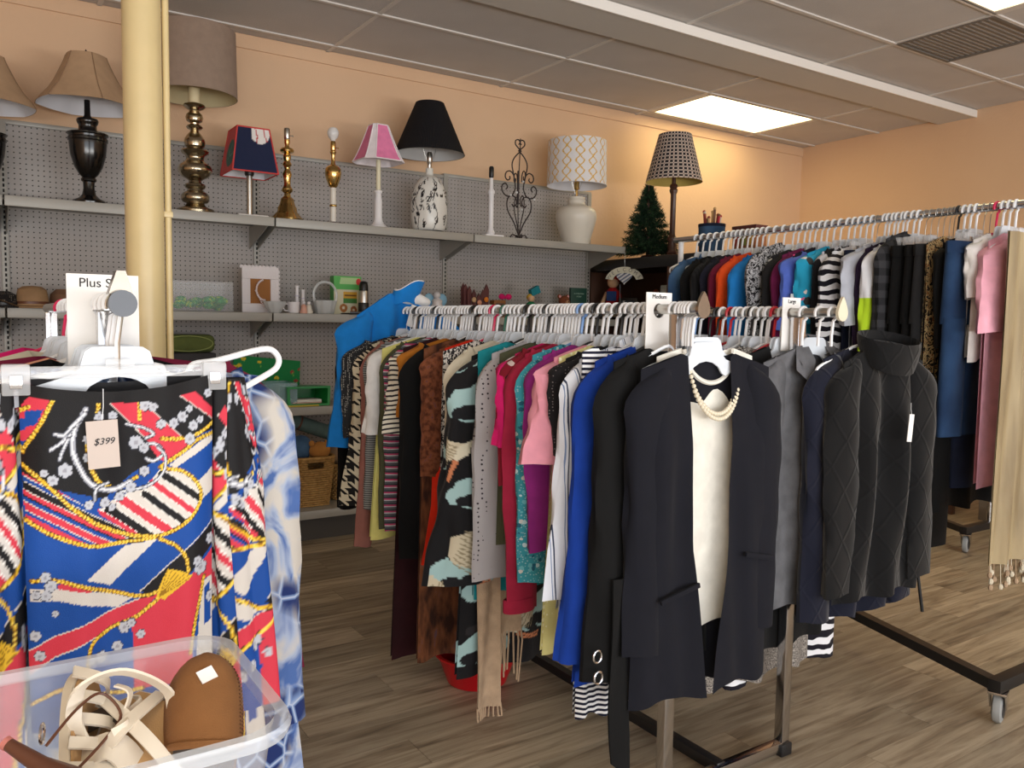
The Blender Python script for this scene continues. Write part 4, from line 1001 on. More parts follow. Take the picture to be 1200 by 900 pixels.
# crane kimono
P = Paint(0, 0, 1, 2, 150, (18, 17, 20)); CL = (164, 196, 196)
def cloud(P, x, y, s):
    for dx_, dy_, r in ((-.5, 0, .34), (-.15, -.16, .4), (.25, -.1, .38), (.55, .06, .3), (.1, .12, .36)):
        P.disc(x+dx_*s, y+dy_*s, r*s, CL, r*s*.8)
    for dx_, dy_, r in ((-.3, .12, .26), (.1, .18, .3), (.35, .2, .2)): P.disc(x+dx_*s, y+dy_*s, r*s, (24, 24, 28), r*s*.6)
def crane(P, x, y, s, a):
    ca, sa = math.cos(a), math.sin(a); q = lambda u, v: (x+s*(u*ca-v*sa), y+s*(u*sa+v*ca))
    P.poly([q(-.1, 0), q(.3, -.9), q(.75, -1.0), q(.95, -.7), q(.8, -.3), q(.35, .1)], (206, 194, 168))
    for k in range(9): P.line([q(.05+.09*k, .02-.01*k), q(.38+.065*k, -.95+.05*k)], .007, (150, 138, 112))
    P.poly([q(-.4, .1), q(.1, -.12), q(.5, .1), q(.1, .25)], (222, 214, 190)); P.line([q(-.4, .1), q(-.75, -.15), q(-.95, -.1)], .03*s*6, (40, 38, 40)); P.line([q(.45, .1), q(1.1, .22)], .014, (206, 130, 90)); P.line([q(.45, .16), q(1.08, .3)], .014, (206, 130, 90))
for k, (x, y, s) in enumerate([(.25, .15, .22), (.75, .32, .24), (.2, .62, .2), (.72, .8, .2), (.3, 1.05, .24), (.8, 1.25, .24), (.22, 1.45, .26), (.62, 1.7, .3), (.15, 1.85, .25), (.9, .05, .2), (.95, 1.75, .2), (.5, .5, .16)]): cloud(P, x, y, s)
for (x, y, s, a) in ((.45, .62, .24, .3), (.15, .35, .2, -.5), (.55, 1.15, .26, .6), (.3, 1.75, .26, .1), (.85, 1.5, .22, -.3), (.8, .55, .18, .9)): crane(P, x, y, s, a)
km = vcol('crane_print', .8)
garment('kimono', 'long black kimono printed with cranes and pale blue clouds', 'kimono', G1, 'm1', 2.075, km, w=.215, L=1.08, flare=1.22, sl=.60, sr=(.075, .12), hk='black', P=P, pm=lambda u, v: (u, v*2), pms=lambda u, v: (u*.9+.05, v*1.25+.05), nr=260, nc=130, O=.315, Ob=.345, rz=.12, neck=.06, nd=.1, folds=(5, .012))
garment('top', 'cream knit top next to the crane kimono', 'top', G1, 'm1', 2.15, F_CREAM, w=.19, L=.82, sl=.58, sr=(.054, .046), hk='frost', rz=.06, O=.255)
garment('top', 'grey spotted sleeveless top beside the red orange top', 'top', G1, 'm1', 2.19, F_LEOP, w=.2, L=.78, sleeve=None, hk='frost', dx=-.03)
garment('top', 'bright red orange long sleeved top showing below the crane kimono sleeve', 'top', G1, 'm1', 2.27, F_RED, w=.18, L=.70, sl=.64, sr=(.05, .05), hk='pinkh', O=.19, Ob=.27)
garment('sweater', 'brown and plum speckled knit sweater beside the cream top', 'sweater', G1, 'm1', 2.30, F_BROWNK, w=.19, L=.68, sl=.36, sr=(.06, .055), hk='frost', rz=.06, O=.26)
garment('coat', 'brown fur trimmed long cardigan hanging low behind the kimono', 'coat', G1, 'm1', 2.335, F_FUR, w=.19, L=1.14, flare=1.1, sleeve=None, hk='frost', dx=-.03)
garment('cardigan', 'plain black long cardigan beside the brown knit sweater', 'cardigan', G1, 'm1', 2.395, F_BLACK, w=.20, L=1.05, sl=.64, sr=(.06, .055), hk='black', rz=.05, O=.285)
garment('top', 'mustard orange top peeking out beside the dark striped cream tee', 'top', G1, 'm1', 2.45, F_MUSTARD, w=.19, L=.5, sl=.2, sr=(.05, .05), hk='frost', O=.26)
garment('dress', 'long burgundy velvet dress reaching lowest on the medium rail', 'dress', G1, 'm1', 2.485, F_BURG, w=.2, L=1.18, flare=1.2, sleeve=None, hk='white', dx=-.02)
garment('t_shirt', 'cream tee with thin dark stripes and short sleeves', 't-shirt', G1, 'm1', 2.525, F_STRIPE1, w=.2, L=.60, sleeve='short', sl=.24, sr=(.07, .075), hk='frost', rz=.1, O=.27, Ob=.29)
garment('top', 'pink and grey striped long sleeved top under the cream striped tee', 'top', G1, 'm1', 2.57, F_STRIPE2, w=.19, L=.66, sl=.60, sr=(.053, .045), hk='frost', rz=.04, O=.255)
garment('top', 'dark olive long top beside the pale yellow vest', 'top', G1, 'm1', 2.61, F_OLIVE, w=.19, L=.76, sl=.6, sr=(.053, .05), hk='white', rz=.04, O=.255)
garment('vest', 'pale yellow sleeveless vest beside the dark olive top', 'vest', G1, 'm1', 2.64, F_YEL, w=.225, L=.80, flare=1.2, sleeve=None, hk='frost', folds=(4, .006))
garment('t_shirt', 'white short sleeved tee next to the houndstooth jacket', 't-shirt', G1, 'm1', 2.69, F_WHITE, w=.2, L=.5, sleeve='short', sl=.26, sr=(.065, .065), hk='white', rz=.1, O=.27, Ob=.3)
garment('top', 'grey finely striped top beside the houndstooth jacket', 'top', G1, 'm1', 2.73, F_STRIPE5, w=.19, L=.74, sl=.56, sr=(.053, .05), hk='frost', O=.255)
garment('top', 'dusty pink long sleeved top hanging below the houndstooth jacket', 'top', G1, 'm1', 2.76, fab('dusty_pink', (150, 98, 88)), w=.19, L=.7, sl=.70, sr=(.05, .034), hk='frost', O=.25, Ob=.29)
garment('jacket', 'black and cream houndstooth jacket at the far end of the medium rail', 'jacket', G1, 'm1', 2.815, F_HOUND, w=.2, L=.6, sl=.54, sr=(.062, .058), hk='black', rz=.06, O=.265, Ob=.33)
garment('top', 'black and white salt and pepper top behind the houndstooth jacket', 'top', G1, 'm1', 2.87, fab_dots('salt_pepper', (40, 40, 42), (170, 168, 160), 160, .3), w=.2, L=.5, sl=.3, sr=(.06, .055), hk='white', rz=.06, O=.29)
garment('cardigan', 'black cardigan hanging last on the medium rail', 'cardigan', G1, 'm1', 2.985, F_BLACK, w=.2, L=.72, sl=.6, sr=(.055, .05), hk='frost', O=.26)
# the azure jacket stands above the rail end with its collar up
AZ = fab('azure_fleece', (22, 118, 196), strength=.5)
az = garment('jacket', 'bright azure blue zip jacket with white lined collar standing above the rail end', 'jacket', None, 'm1', 2.925, AZ, w=.2, L=.42, dz=.165, sl=.44, sr=(.075, .07), hk=None, rz=.1, dx=-.01, neck=.05, nd=.03, O=.285, Ob=.325, slope=.62, folds=(6, .014))
cg = []
for i in range(7):
    v = i/6; cg.append([Vector((-.01+(.055+.012*v)*math.cos(a)+.03*v, (.03+.012*v)*math.sin(a), .03+.07*v+.022*v*math.cos(a+.4)+.006*math.sin(3*a))) for a in [2*PI*k/24 for k in range(25)]])
MB().grid(cg, True).build('collar', AZ, az); MB().grid([[p+Vector((.001, 0, .004))-Vector((p.x*.05, p.y*.06, 0)) for p in g] for g in cg]).build('collar_lining', F_WHITE, az)
MB().rbox(-.028, .022, -.078, -.072, -.045, .04, .002).xf(Matrix.Rotation(.3, 4, 'Y')).build('white_patch', F_WHITE, az, (-.0, .0, -.02))
mbw = MB().ball((.05, -.004, .045), .05, 14, (1.3, .5, .55)); mbw.v = [(x*(1+.05*math.sin(60*z)), y, z+.006*math.sin(50*x)) for x, y, z in mbw.v]; mbw.build('hood_lining', F_WHITE, az)
# knitted scarf with fringe
sc_ = thing('scarf', 'long tan crochet scarf with fringe hanging almost to the floor from the medium rail', 'scarf', (1.43, 2.005, BZ), 0, None)
for nm, xb, L, w, yo in (('panel', -.178, 1.175, .085, -.012), ('panel', -.095, .97, .09, .012)):
    G_ = [[Vector((xb*(.6+.4*min(1, v*2))+w*(u-.5)*(.7+.4*v)*(1+.15*math.sin(5*v)), yo+.01*math.sin(u*6+v*5), -.12-(L-.12)*v)) for u in [k/8 for k in range(9)]] for v in [k/40 for k in range(41)]]
    MB().grid(G_).grid([[p+Vector((0, .006, 0)) for p in g] for g in G_], True).build(nm, F_TAN, sc_)
    e_ = G_[-1]
    for k in range(9):
        p = e_[k]; MB().tube([p+Vector((0, .003, .01)), p+Vector((.004*math.sin(k), 0, -.03)), p+Vector((.006*math.cos(2*k), .004, -.03 if xb < -.15 else -.14-.02*math.sin(k)))], .0028, 5).build('fringe', F_TAN, sc_)
hanger('m1', 2.005, 'frost', 0, 'frosted hanger holding the tan crochet scarf')
hanger('m1', 2.06, 'black', .7, 'broad black hanger turned askew above the crane kimono')
# bare hangers between the garments
rg = random.Random(4)
for y in (1.40, 1.408, 1.43):
    hb = hanger('m1', y, 'frost', -.06, 'frosted hanger bunched with others at the near end of the medium rail')
    for c_ in hb.children:
        if c_.name.startswith('hanger_body'): c_.location = (.055, 0, 0)
for k, y in enumerate([1.56, 1.61, 1.645, 1.72, 1.765, 1.81, 1.84, 1.87, 1.905, 1.92, 1.955, 1.97, 2.045, 2.10, 2.125, 2.17, 2.205, 2.25, 2.285, 2.32, 2.36, 2.41, 2.43, 2.47, 2.545, 2.59, 2.66, 2.71, 2.75, 2.79, 2.84, 2.90, 2.95]):
    hanger('m1', y, {2: 'black', 5: 'blueh', 11: 'black', 16: 'greenh', 26: 'black'}.get(k, 'frost' if k % 3 or y < 1.5 else 'white'), rg.uniform(-.08, .1))

# ---------------------------------------------------------------- large rail
G2 = 'tops on the large rail'
cs = garment('sweater', 'black cable knit sweater with rolled collar and white tag at the large rail end', 'sweater', G2, 'm2', 1.335, F_CABB, w=.175, L=.78, flare=1.08, dx=.23, sl=.58, sr=(.068, .055), hk=None, rz=-.04, O=.235, Ob=.245, collar='turtle', folds=(5, .014), neck=.08, nd=.03, slope=.42)
hs = hanger('m2', 1.335, 'frost', 0, 'frosted hanger holding the black cable knit sweater')
for c_ in hs.children:
    if c_.name.startswith('hanger_body'): c_.location = (.2, .004, -.03)
tag_card(cs, .25, -.075, -.27, .02, .075, .1)
garment('sweater', 'navy cable knit sweater behind the black cable sweater', 'sweater', G2, 'm2', 1.375, F_CABN, w=.18, L=.84, dx=.205, sl=.66, sr=(.075, .055), hk='white', rz=-.03, O=.25, Ob=.255, folds=(5, .012))
garment('coat', 'charcoal grey wool coat with broad collar beside the navy cable sweater', 'coat', G2, 'm2', 1.425, F_GREYD, w=.215, L=.80, dx=.06, sl=.60, sr=(.075, .065), hk='frost', O=.285, Ob=.31, collar='lapel', folds=(4, .012))
garment('vest', 'black long vest showing below the charcoal wool coat', 'vest', G2, 'm2', 1.478, F_BLACKS, w=.2, L=.93, sleeve=None, hk='frost')
garment('jacket', 'grey tweed jacket with long hem beside the charcoal wool coat', 'jacket', G2, 'm2', 1.52, F_TWEED, w=.215, L=1.03, dx=-.02, sl=.6, sr=(.06, .055), hk='redh', O=.27, Ob=.275)
garment('blouse', 'black and cream mottled blouse on the large rail', 'blouse', G2, 'm2', 1.565, F_LEOP, w=.2, L=.66, sl=.5, sr=(.06, .05), hk='frost', O=.26)
garment('blouse', 'small multicoloured floral blouse on the large rail', 'blouse', G2, 'm2', 1.62, F_PURFL, w=.2, L=.62, sl=.2, sr=(.06, .055), hk='white', O=.25, sleeve='short')
garment('top', 'maroon knit top on the large rail', 'top', G2, 'm2', 1.68, F_MAROON, w=.2, L=.66, sl=.5, sr=(.06, .05), hk='redh', O=.25)
garment('top', 'turquoise floral top on the large rail', 'top', G2, 'm2', 1.76, F_TURQ, w=.2, L=.62, sl=.2, sr=(.06, .055), hk='black', O=.25, sleeve='short')
garment('top', 'plain dark purple top on the large rail', 'top', G2, 'm2', 1.86, F_PURD, w=.2, L=.66, sl=.5, sr=(.06, .05), hk='frost', O=.25)
garment('top', 'plain light grey top on the large rail', 'top', G2, 'm2', 1.97, F_LGREY, w=.2, L=.66, sl=.5, sr=(.06, .05), hk='frost', O=.25)
garment('top', 'plain black top on the large rail', 'top', G2, 'm2', 2.1, F_BLACK, w=.2, L=.7, sl=.5, sr=(.06, .05), hk='frost', O=.25)
garment('cardigan', 'zebra striped long cardigan hanging lowest on the large rail', 'cardigan', G2, 'm2', 1.545, F_ZEB, w=.17, L=.8, sl=.9, sr=(.05, .06), hk='white', dx=.1, O=.23, Ob=.25)
for k, y in enumerate([1.495, 1.54, 1.59, 1.60, 1.645, 1.66, 1.71, 1.73, 1.80, 1.82, 1.9, 1.93, 2.03]): hanger('m2', y, ('frost', 'white', 'frost', 'black')[k % 4] if k != 9 else 'blueh', rg.uniform(-.1, .1))

# ---------------------------------------------------------------- rolling rack, far to near
G3 = 'clothes on the rolling rack'
kw = dict(dep=.02)
garment('shirt', 'faded blue denim shirt at the far end of the rolling rack', 'shirt', G3, 'z', 2.66, F_DENIM, w=.19, L=.62, sl=.56, sr=(.058, .045), O=.25, collar='shirt')
garment('top', 'black long sleeved top beside the faded denim shirt', 'top', G3, 'z', 2.58, F_BLACK, w=.19, L=.66, sl=.56, sr=(.055, .045), O=.25)
garment('top', 'black ribbed top between two plain dark tops', 'top', G3, 'z', 2.52, F_RIB, w=.19, L=.66, sl=.56, sr=(.055, .045), O=.25)
garment('top', 'dark navy top beside the maroon zip jacket', 'top', G3, 'z', 2.47, fab('dark_navy', (26, 26, 40)), w=.19, L=.64, sl=.56, sr=(.055, .045), O=.25)
garment('jacket', 'maroon jacket between the dark navy and orange tops', 'jacket', G3, 'z', 2.415, F_MAROON, w=.195, L=.66, sl=.56, sr=(.058, .05), O=.255)
garment('top', 'bright orange long sleeved top beside the sky blue shirt', 'top', G3, 'z', 2.36, F_ORANGE, w=.195, L=.66, sl=.56, sr=(.06, .05), O=.265)
garment('shirt', 'sky blue polo shirt beside the black and white paisley blouse', 'shirt', G3, 'z', 2.29, fab('sky', (34, 128, 206)), w=.2, L=.7, sl=.62, sr=(.065, .06), O=.275, collar='shirt')
garment('blouse', 'black and white paisley blouse beside the sky blue shirt', 'blouse', G3, 'z', 2.205, F_PAIS, w=.2, L=.66, sl=.6, sr=(.06, .05), O=.27, dz=.03)
garment('top', 'slate grey top with white tag beside the paisley blouse', 'top', G3, 'z', 2.15, F_DKGREY, w=.19, L=.6, sl=.56, sr=(.055, .05), O=.24)
garment('sweater', 'plum knit sweater beside the blue floral top', 'sweater', G3, 'z', 2.10, fab('plum', (112, 30, 76)), w=.195, L=.72, sl=.6, sr=(.06, .05), O=.25)
bf = garment('top', 'black top with pink flowers and blue edging on the rolling rack', 'top', G3, 'z', 2.045, F_BLUEFL, w=.2, L=.42, sleeve='short', sl=.24, sr=(.075, .07), O=.27, Ob=.29, mat_s=fab('periwinkle', (86, 110, 200)))
tag_card(bf, -.25, -.05, -.28, .04, .06)
garment('top', 'turquoise flowered tee with pink blossoms beside the blue edged top', 'top', G3, 'z', 1.985, F_TURQ, w=.195, L=.5, sleeve='short', sl=.22, sr=(.07, .065), O=.26)
garment('top', 'black and white panelled top beside the turquoise flowered tee', 'top', G3, 'z', 1.925, fab_stripe('panel', 0, [(0, (20, 20, 24)), (.6, (205, 205, 212))], .09), w=.19, L=.5, sl=.4, sr=(.05, .045), O=.24)
garment('blouse', 'zebra striped black and white blouse on the rolling rack', 'blouse', G3, 'z', 1.875, F_ZEB, w=.2, L=.62, sl=.5, sr=(.065, .06), O=.265)
trousers('dark indigo jeans beside the zebra blouse', G3, 'z', 1.83, F_DENIMD, .8, w=.15, dx=-.03)
garment('t_shirt', 'light grey tee with short sleeves beside the white and lime tee', 't-shirt', G3, 'z', 1.785, F_LGREY, w=.195, L=.6, sleeve='short', sl=.22, sr=(.07, .065), O=.265, Ob=.28)
garment('top', 'dark purple top beside the white and lime tee', 'top', G3, 'z', 1.75, F_PURD, w=.19, L=.6, sl=.5, sr=(.055, .05), O=.24)
garment('t_shirt', 'white and lime green colour block tee on the rolling rack', 't-shirt', G3, 'z', 1.715, F_LIME, w=.195, L=.6, sl=.4, sr=(.06, .06), O=.26)
garment('blouse', 'black checked blouse beside the white and lime tee', 'blouse', G3, 'z', 1.67, F_PLAID, w=.195, L=.72, sl=.56, sr=(.06, .055), O=.255, dz=.03)
trousers('black tailored trousers hanging beside the black checked blouse', G3, 'z', 1.625, F_BLACK, 1.0, w=.165, dx=-.05)
trousers('black stretch trousers hanging beside the grey trousers', G3, 'z', 1.58, F_BLACKS, 1.05, w=.16, dx=-.05)
trousers('charcoal grey trousers hanging beside the mottled blouse', G3, 'z', 1.545, F_DKGREY, .86, w=.165, dx=-.05)
garment('top', 'brown and cream animal print top beside the charcoal trousers', 'top', G3, 'z', 1.51, fab_noise('animal', [(0, (30, 22, 18)), (.48, (196, 168, 120)), (.6, (128, 74, 34))], 45, 2, 2, True), w=.19, L=.98, sleeve=None, flare=.95, dx=-.03)
bk = garment('dress', 'black evening dress with bright blue tag on the rolling rack', 'dress', G3, 'z', 1.47, F_BLACKS, w=.195, L=1.0, sl=.3, sr=(.055, .05), O=.235)
tag_card(bk, -.11, -.05, -.17, .03, .06, .2, solid('tag_blue', (52, 150, 214), .5))
MB().rbox(-.2, .16, -.048, -.042, -.50, -.475, .002).build('blue_sash', fab('sash', (30, 134, 190)), bk)
jn = trousers('mid blue jeans hanging beside the white and pink tees', G3, 'z', 1.425, F_DENIMM, .62, w=.115, dx=-.13)
trousers('dark navy leggings hanging behind the mid blue jeans', G3, 'z', 1.445, F_DENIMD, .80, w=.12, dx=.0)
garment('t_shirt', 'plain white tee behind the pink tee on the rolling rack', 't-shirt', G3, 'z', 1.385, F_WHITE, w=.175, L=.5, sleeve='short', sl=.15, sr=(.055, .05), O=.215, dx=.0)
garment('t_shirt', 'pastel pink tee with short sleeves on the rolling rack', 't-shirt', G3, 'z', 1.345, fab('pastel_pink', (236, 172, 190)), w=.205, L=.90, sleeve='short', sl=.235, sr=(.072, .08), hk='white', O=.24, Ob=.26, rz=.06, collar='band', flare=1.0, dx=.02)
# belt hanging to the floor
bel = thing('belt', 'thin black leather belt dangling from the rolling rack', 'belt', (ZX, 1.53, ZZ))
MB().tube(spline([(-.03, 0, -.12), (-.17, .0, -.3), (-.19, -.01, -.8), (-.185, -.02, -1.15), (-.15, -.03, -1.36)], 6), .006, 6).build('strap', BLACKM, bel)
MB().tube(hook_path(-.13), .004, 6).build('loop', BLACKM, bel)
# gold satin curtain with tassel fringe
gs = thing('shawl', 'gold satin shawl with beaded tassel fringe at the near end of the rolling rack', 'shawl', (ZX, 1.27, ZZ))
hanger('z', 1.27, 'clip', 0, 'clip hanger holding the gold satin shawl')
def drape(x0, x1, z0, z1, y, n=24, m_=40, amp=.012, slant=0):
    return [[Vector((x0+(x1-x0)*u+.01*math.sin(v*4), y+amp*(.4+.6*v)*math.sin(u*17)+amp*.5*math.sin(u*31+v*3), z0+(z1-z0+slant*(u-.5))*v)) for u in [k/n for k in range(n+1)]] for v in [k/m_ for k in range(m_+1)]]
for nm, A in (('panel', drape(-.22, .06, -.105, -1.13, -.016, slant=-.0)), ('panel', drape(-.02, .24, -.105, -.93, .018))):
    MB().grid(A).grid([[p+Vector((0, .004, 0)) for p in g] for g in A], True).build(nm, F_GOLD, gs)
    b_ = A[-1]
    for k in range(0, 25, 1):
        p = b_[k]; l_ = .02+.022*(k % 3)
        MB().tube([p, p+Vector((0, -.004, -l_))], .0012, 4).ball(p+Vector((0, -.004, -l_-.006)), .0075, 6, (1, 1, 1.4)).build('tassel', F_CREAM if k % 2 else F_TAN, gs)
for k, y in enumerate([2.74, 2.70, 2.62, 2.55, 2.495, 2.44, 2.39, 2.33, 2.25, 2.18, 2.125, 2.07, 2.015, 1.95, 1.9, 1.85, 1.80, 1.765, 1.73, 1.69, 1.645, 1.60, 1.56, 1.49, 1.405, 1.365]):
    hanger('z', y, {20: 'clip', 21: 'clip', 22: 'clip', 24: 'pinkh'}.get(k, 'frost' if k % 3 else 'white'), rg.uniform(-.1, .1))
# ================================================================ plus size rack
def card_with_hole(parent, w, z1, z0, r=.018, th=.0012, mat=PAPER):
    """a rail divider: card hung by a round hole at the origin"""
    vs = []; n = 40; V = []
    for k in range(n):
        a = 2*PI*k/n; c, s = math.cos(a), math.sin(a); V.append((r*c, r*s))
    out = []
    for c, s in V:
        c, s = c/r, s/r; q = min(((w/2)/abs(c) if abs(c) > 1e-6 else 9), ((z1 if s > 0 else -z0)/abs(s) if abs(s) > 1e-6 else 9)); out.append((c*q, s*q))
    for (px, pz) in ((w/2, z1), (-w/2, z1), (-w/2, z0), (w/2, z0)):
        i = min(range(n), key=lambda k: (out[k][0]-px)**2+(out[k][1]-pz)**2); out[i] = (px, pz)
    mb = MB(); P = V+out
    mb.add([(x, -th, z) for x, z in P]+[(x, th, z) for x, z in P], [f for k in range(n) for f in ((k, (k+1) % n, n+(k+1) % n, n+k)[::1], (2*n+k, 3*n+k, 3*n+(k+1) % n, 2*n+(k+1) % n), (n+k, n+(k+1) % n, 3*n+(k+1) % n, 3*n+k), (k, 2*n+k, 2*n+(k+1) % n, (k+1) % n))])
    return mb.build('card', mat, parent, smooth=False)
def divider(word, rk, y, w, z1, z0, size, label, ox=0, rz=0, align='CENTER', tx=0):
    (x, z), wh = RK[rk]; t = thing('size_sign', label, 'sign', (x, y, z-.004), rz, None)
    card_with_hole(t, w, z1, z0); text(word, size, INK, t, (tx, -.0018, z1-size*1.0), align=align); return t
divider('Plus Size', 'l', 1.52, .108, .052, -.11, .021, 'white card rail divider reading Plus Size')
divider('Medium', 'm1', 1.505, .085, .045, -.10, .015, 'white card rail divider reading Medium')
divider('Large', 'm2', 1.465, .075, .045, -.10, .015, 'white card rail divider reading Large')

# the scarf print blouse: drawn from its print
q = lambda *L: [(x/4.5, 440+y/4.5) for x, y in L]
r = lambda *L: [(x/4.736, 600+y/4.736) for x, y in L]
P = Paint(0, 435, 262, 830, 2.0, (18, 70, 150))
RD, WH, BK, BL = (204, 56, 74), (208, 202, 196), (20, 19, 22), (18, 70, 150)
P.poly(q((60, 0), (1180, 0), (1180, 300), (1000, 350), (820, 440), (640, 520), (480, 640), (90, 520)), BK)
P.poly(q((140, 90), (250, 120), (105, 350), (35, 220)), RD); P.poly(q((115, 170), (200, 165), (160, 240), (110, 250)), BL); P.poly(q((50, 215), (110, 200), (115, 260), (70, 270)), BL); P.poly(q((80, 310), (125, 320), (105, 350)), BL)
P.poly(q((510, 150), (680, 160), (905, 370), (930, 400), (820, 490), (760, 460), (700, 350)), RD); P.line(q((510, 150), (700, 350)), 1.2, WH); P.line(q((680, 160), (900, 360)), 1.2, WH)
P.poly(q((890, 140), (960, 105), (1080, 220), (1080, 275)), RD); P.line(q((890, 140), (1080, 275)), 1.2, WH)
P.poly(q((820, 500), (1010, 380), (1180, 300), (1180, 400), (880, 530)), WH); P.poly(q((865, 515), (1180, 330), (1180, 470), (980, 590)), BL); P.poly(q((985, 600), (1180, 460), (1180, 600), (1010, 700)), WH)
loop = P.inside(q((770, 520), (900, 540), (985, 620), (1000, 720), (930, 800), (800, 862), (640, 860), (480, 760), (440, 690), (560, 640), (690, 600))); P.fill(loop, WH)
for a, b, w, c in (((780, 540), (1010, 705), 8, BK), ((730, 580), (985, 785), 7, RD), ((690, 640), (920, 825), 8, BK), ((560, 650), (840, 865), 10, RD), ((500, 700), (720, 870), 10, BK), ((420, 700), (620, 850), 12, RD)):
    P.line(q(a, b), w+1.4, (240, 236, 232), clip=loop); P.line(q(a, b), w, c, clip=loop)
ls = P.inside(q((90, 470), (250, 570), (430, 700), (640, 862), (480, 880), (300, 830), (100, 715)))
P.fill(ls, BK); d = (P.Y-440)*4.5-.62*P.X*4.5
for k, (c, w) in enumerate([(RD, 24), (WH, 6), (BL, 22), (WH, 6), (BK, 34), (WH, 6), (RD, 24), (BK, 8), (BL, 20), (WH, 6), (RD, 36), (WH, 6), (BL, 18), (RD, 30), (WH, 6), (BL, 26), (RD, 40)]):
    lo = 410+sum([24, 6, 22, 6, 34, 6, 24, 8, 20, 6, 36, 6, 18, 30, 6, 26, 40][:k])*1.0-10; P.fill(ls & (d > lo) & (d < lo+w), c)
P.poly(r((400, 340), (620, 190), (790, 170), (530, 395)), WH); P.poly(r((110, 350), (250, 370), (440, 410), (650, 480), (560, 525), (240, 430), (110, 420)), WH); P.poly(r((250, 345), (300, 340), (440, 395), (420, 410), (250, 370)), RD)
P.poly(r((690, 450), (830, 350), (1240, 50), (1240, 170), (990, 380), (900, 440), (760, 480)), BK); P.line(r((690, 450), (830, 345), (1240, 40)), 1.3, WH)
P.poly(r((60, 705), (230, 620), (430, 565), (700, 485), (800, 480), (640, 615), (450, 660), (230, 730), (60, 840)), RD); P.poly(r((640, 615), (800, 490), (1000, 390), (1240, 200), (1240, 500), (1070, 440), (1010, 700), (980, 1000), (600, 1000), (650, 760)), RD)
P.line(r((60, 705), (230, 620), (430, 565), (700, 485)), 1.4, WH); P.line(r((60, 840), (230, 730), (450, 660)), 1.4, WH); P.poly(r((1060, 470), (1120, 440), (1240, 480), (1240, 1000), (1010, 1000)), WH); P.poly(r((1080, 500), (1120, 470), (1130, 700), (1080, 720)), BL)
P.poly(r((390, 800), (440, 700), (540, 640), (640, 690), (650, 1000), (380, 1000)), BL)
for L in (q((90, 430), (230, 570), (330, 680), (480, 790), (620, 850), (800, 862), (930, 800), (1000, 700), (985, 620), (900, 540), (780, 515)), q((95, 705), (230, 800), (400, 870), (540, 882), (700, 876), (800, 862)), q((770, 505), (900, 435), (1000, 370), (1180, 330)), q((780, 355), (880, 365), (1000, 340), (1180, 220)), q((20, 235), (60, 180), (130, 150)), q((245, 118), (180, 240), (105, 350)), q((0, 160), (50, 290), (100, 370)), q((670, 160), (672, 250)), q((460, 150), (450, 230)),
          r((120, 312), (250, 325), (400, 380), (560, 440), (680, 475), (790, 472)), r((390, 830), (420, 700), (520, 635), (640, 600), (760, 530), (800, 500)), r((800, 170), (900, 225), (958, 300), (970, 380)), r((1075, 430), (1045, 560), (1010, 690), (980, 850)), r((60, 1000), (300, 900), (420, 980), (700, 1000)), q((400, 330), (410, 450), (460, 560), (560, 590), (650, 550))): P.rope(L, 4.2)
P.poly(r((850, 348), (930, 370), (1000, 405), (900, 470), (830, 520), (780, 500), (800, 440)), (226, 184, 52))
for k in range(7): P.line(r((800, 500), (850+24*k, 352+9*k)), .9, (150, 108, 26))
def scroll(L, w):
    L = spline(L, 6); P.line(L, w+1.6, (38, 40, 52)); P.line(L, w, (158, 161, 172)); P.line(L, w*.35, (226, 227, 232))
scroll(q((400, 180), (345, 270), (330, 380), (370, 490), (420, 560), (520, 600), (620, 570)), 6); scroll(q((395, 200), (330, 260), (290, 300), (245, 290)), 4); scroll(q((320, 300), (270, 340), (225, 365)), 4); scroll(q((310, 320), (280, 380), (265, 420)), 3.5)
scroll(q((600, 270), (700, 300), (740, 330), (700, 350)), 3); scroll(q((650, 390), (740, 380), (790, 430), (740, 470), (700, 455)), 3.4); scroll(q((760, 400), (800, 450), (790, 530), (700, 600), (560, 620)), 3); scroll(q((430, 640), (440, 580), (500, 560)), 3)
for x, y, R_ in ((290, 475, 11), (230, 520, 8), (190, 480, 6), (460, 220, 7), (440, 260, 6), (530, 220, 7), (700, 180, 9), (740, 190, 7), (780, 280, 8), (850, 280, 8), (900, 250, 9), (940, 210, 6), (960, 300, 8), (940, 370, 9), (650, 370, 11), (690, 400, 8), (400, 330, 6), (400, 420, 7), (690, 520, 8), (620, 600, 8), (560, 640, 8), (480, 660, 8), (400, 660, 7), (520, 690, 6), (1050, 130, 7), (1000, 270, 6)):
    p_ = q((x, y))[0]; P.flower(p_[0], p_[1], R_*.62*1.2, (184, 187, 197))
for x, y, R_ in ((190, 300, 8), (215, 350, 9), (190, 400, 8), (140, 390, 7), (235, 500, 5), (130, 610, 8), (600, 640, 9), (560, 740, 8), (470, 780, 9), (420, 790, 7), (640, 620, 7), (690, 690, 7), (1050, 370, 12), (1120, 220, 9), (1120, 560, 9), (1030, 330, 8), (150, 720, 8)):
    p_ = r((x, y))[0]; P.flower(p_[0], p_[1], R_*.62*1.2, (184, 187, 197), (60, 62, 80))
scarfm = vcol('scarf_print', .62, .0)
(lx, lz), _ = RK['l']; LY = 1.352
sb = thing('blouse', 'scarf print blouse of ropes, scrolls and red, blue and white bands on clip hanger', 'blouse', (lx, LY, lz), 0)
mb = MB(); G = []; cols = []; nr, nc = 250, 150; G2_ = []
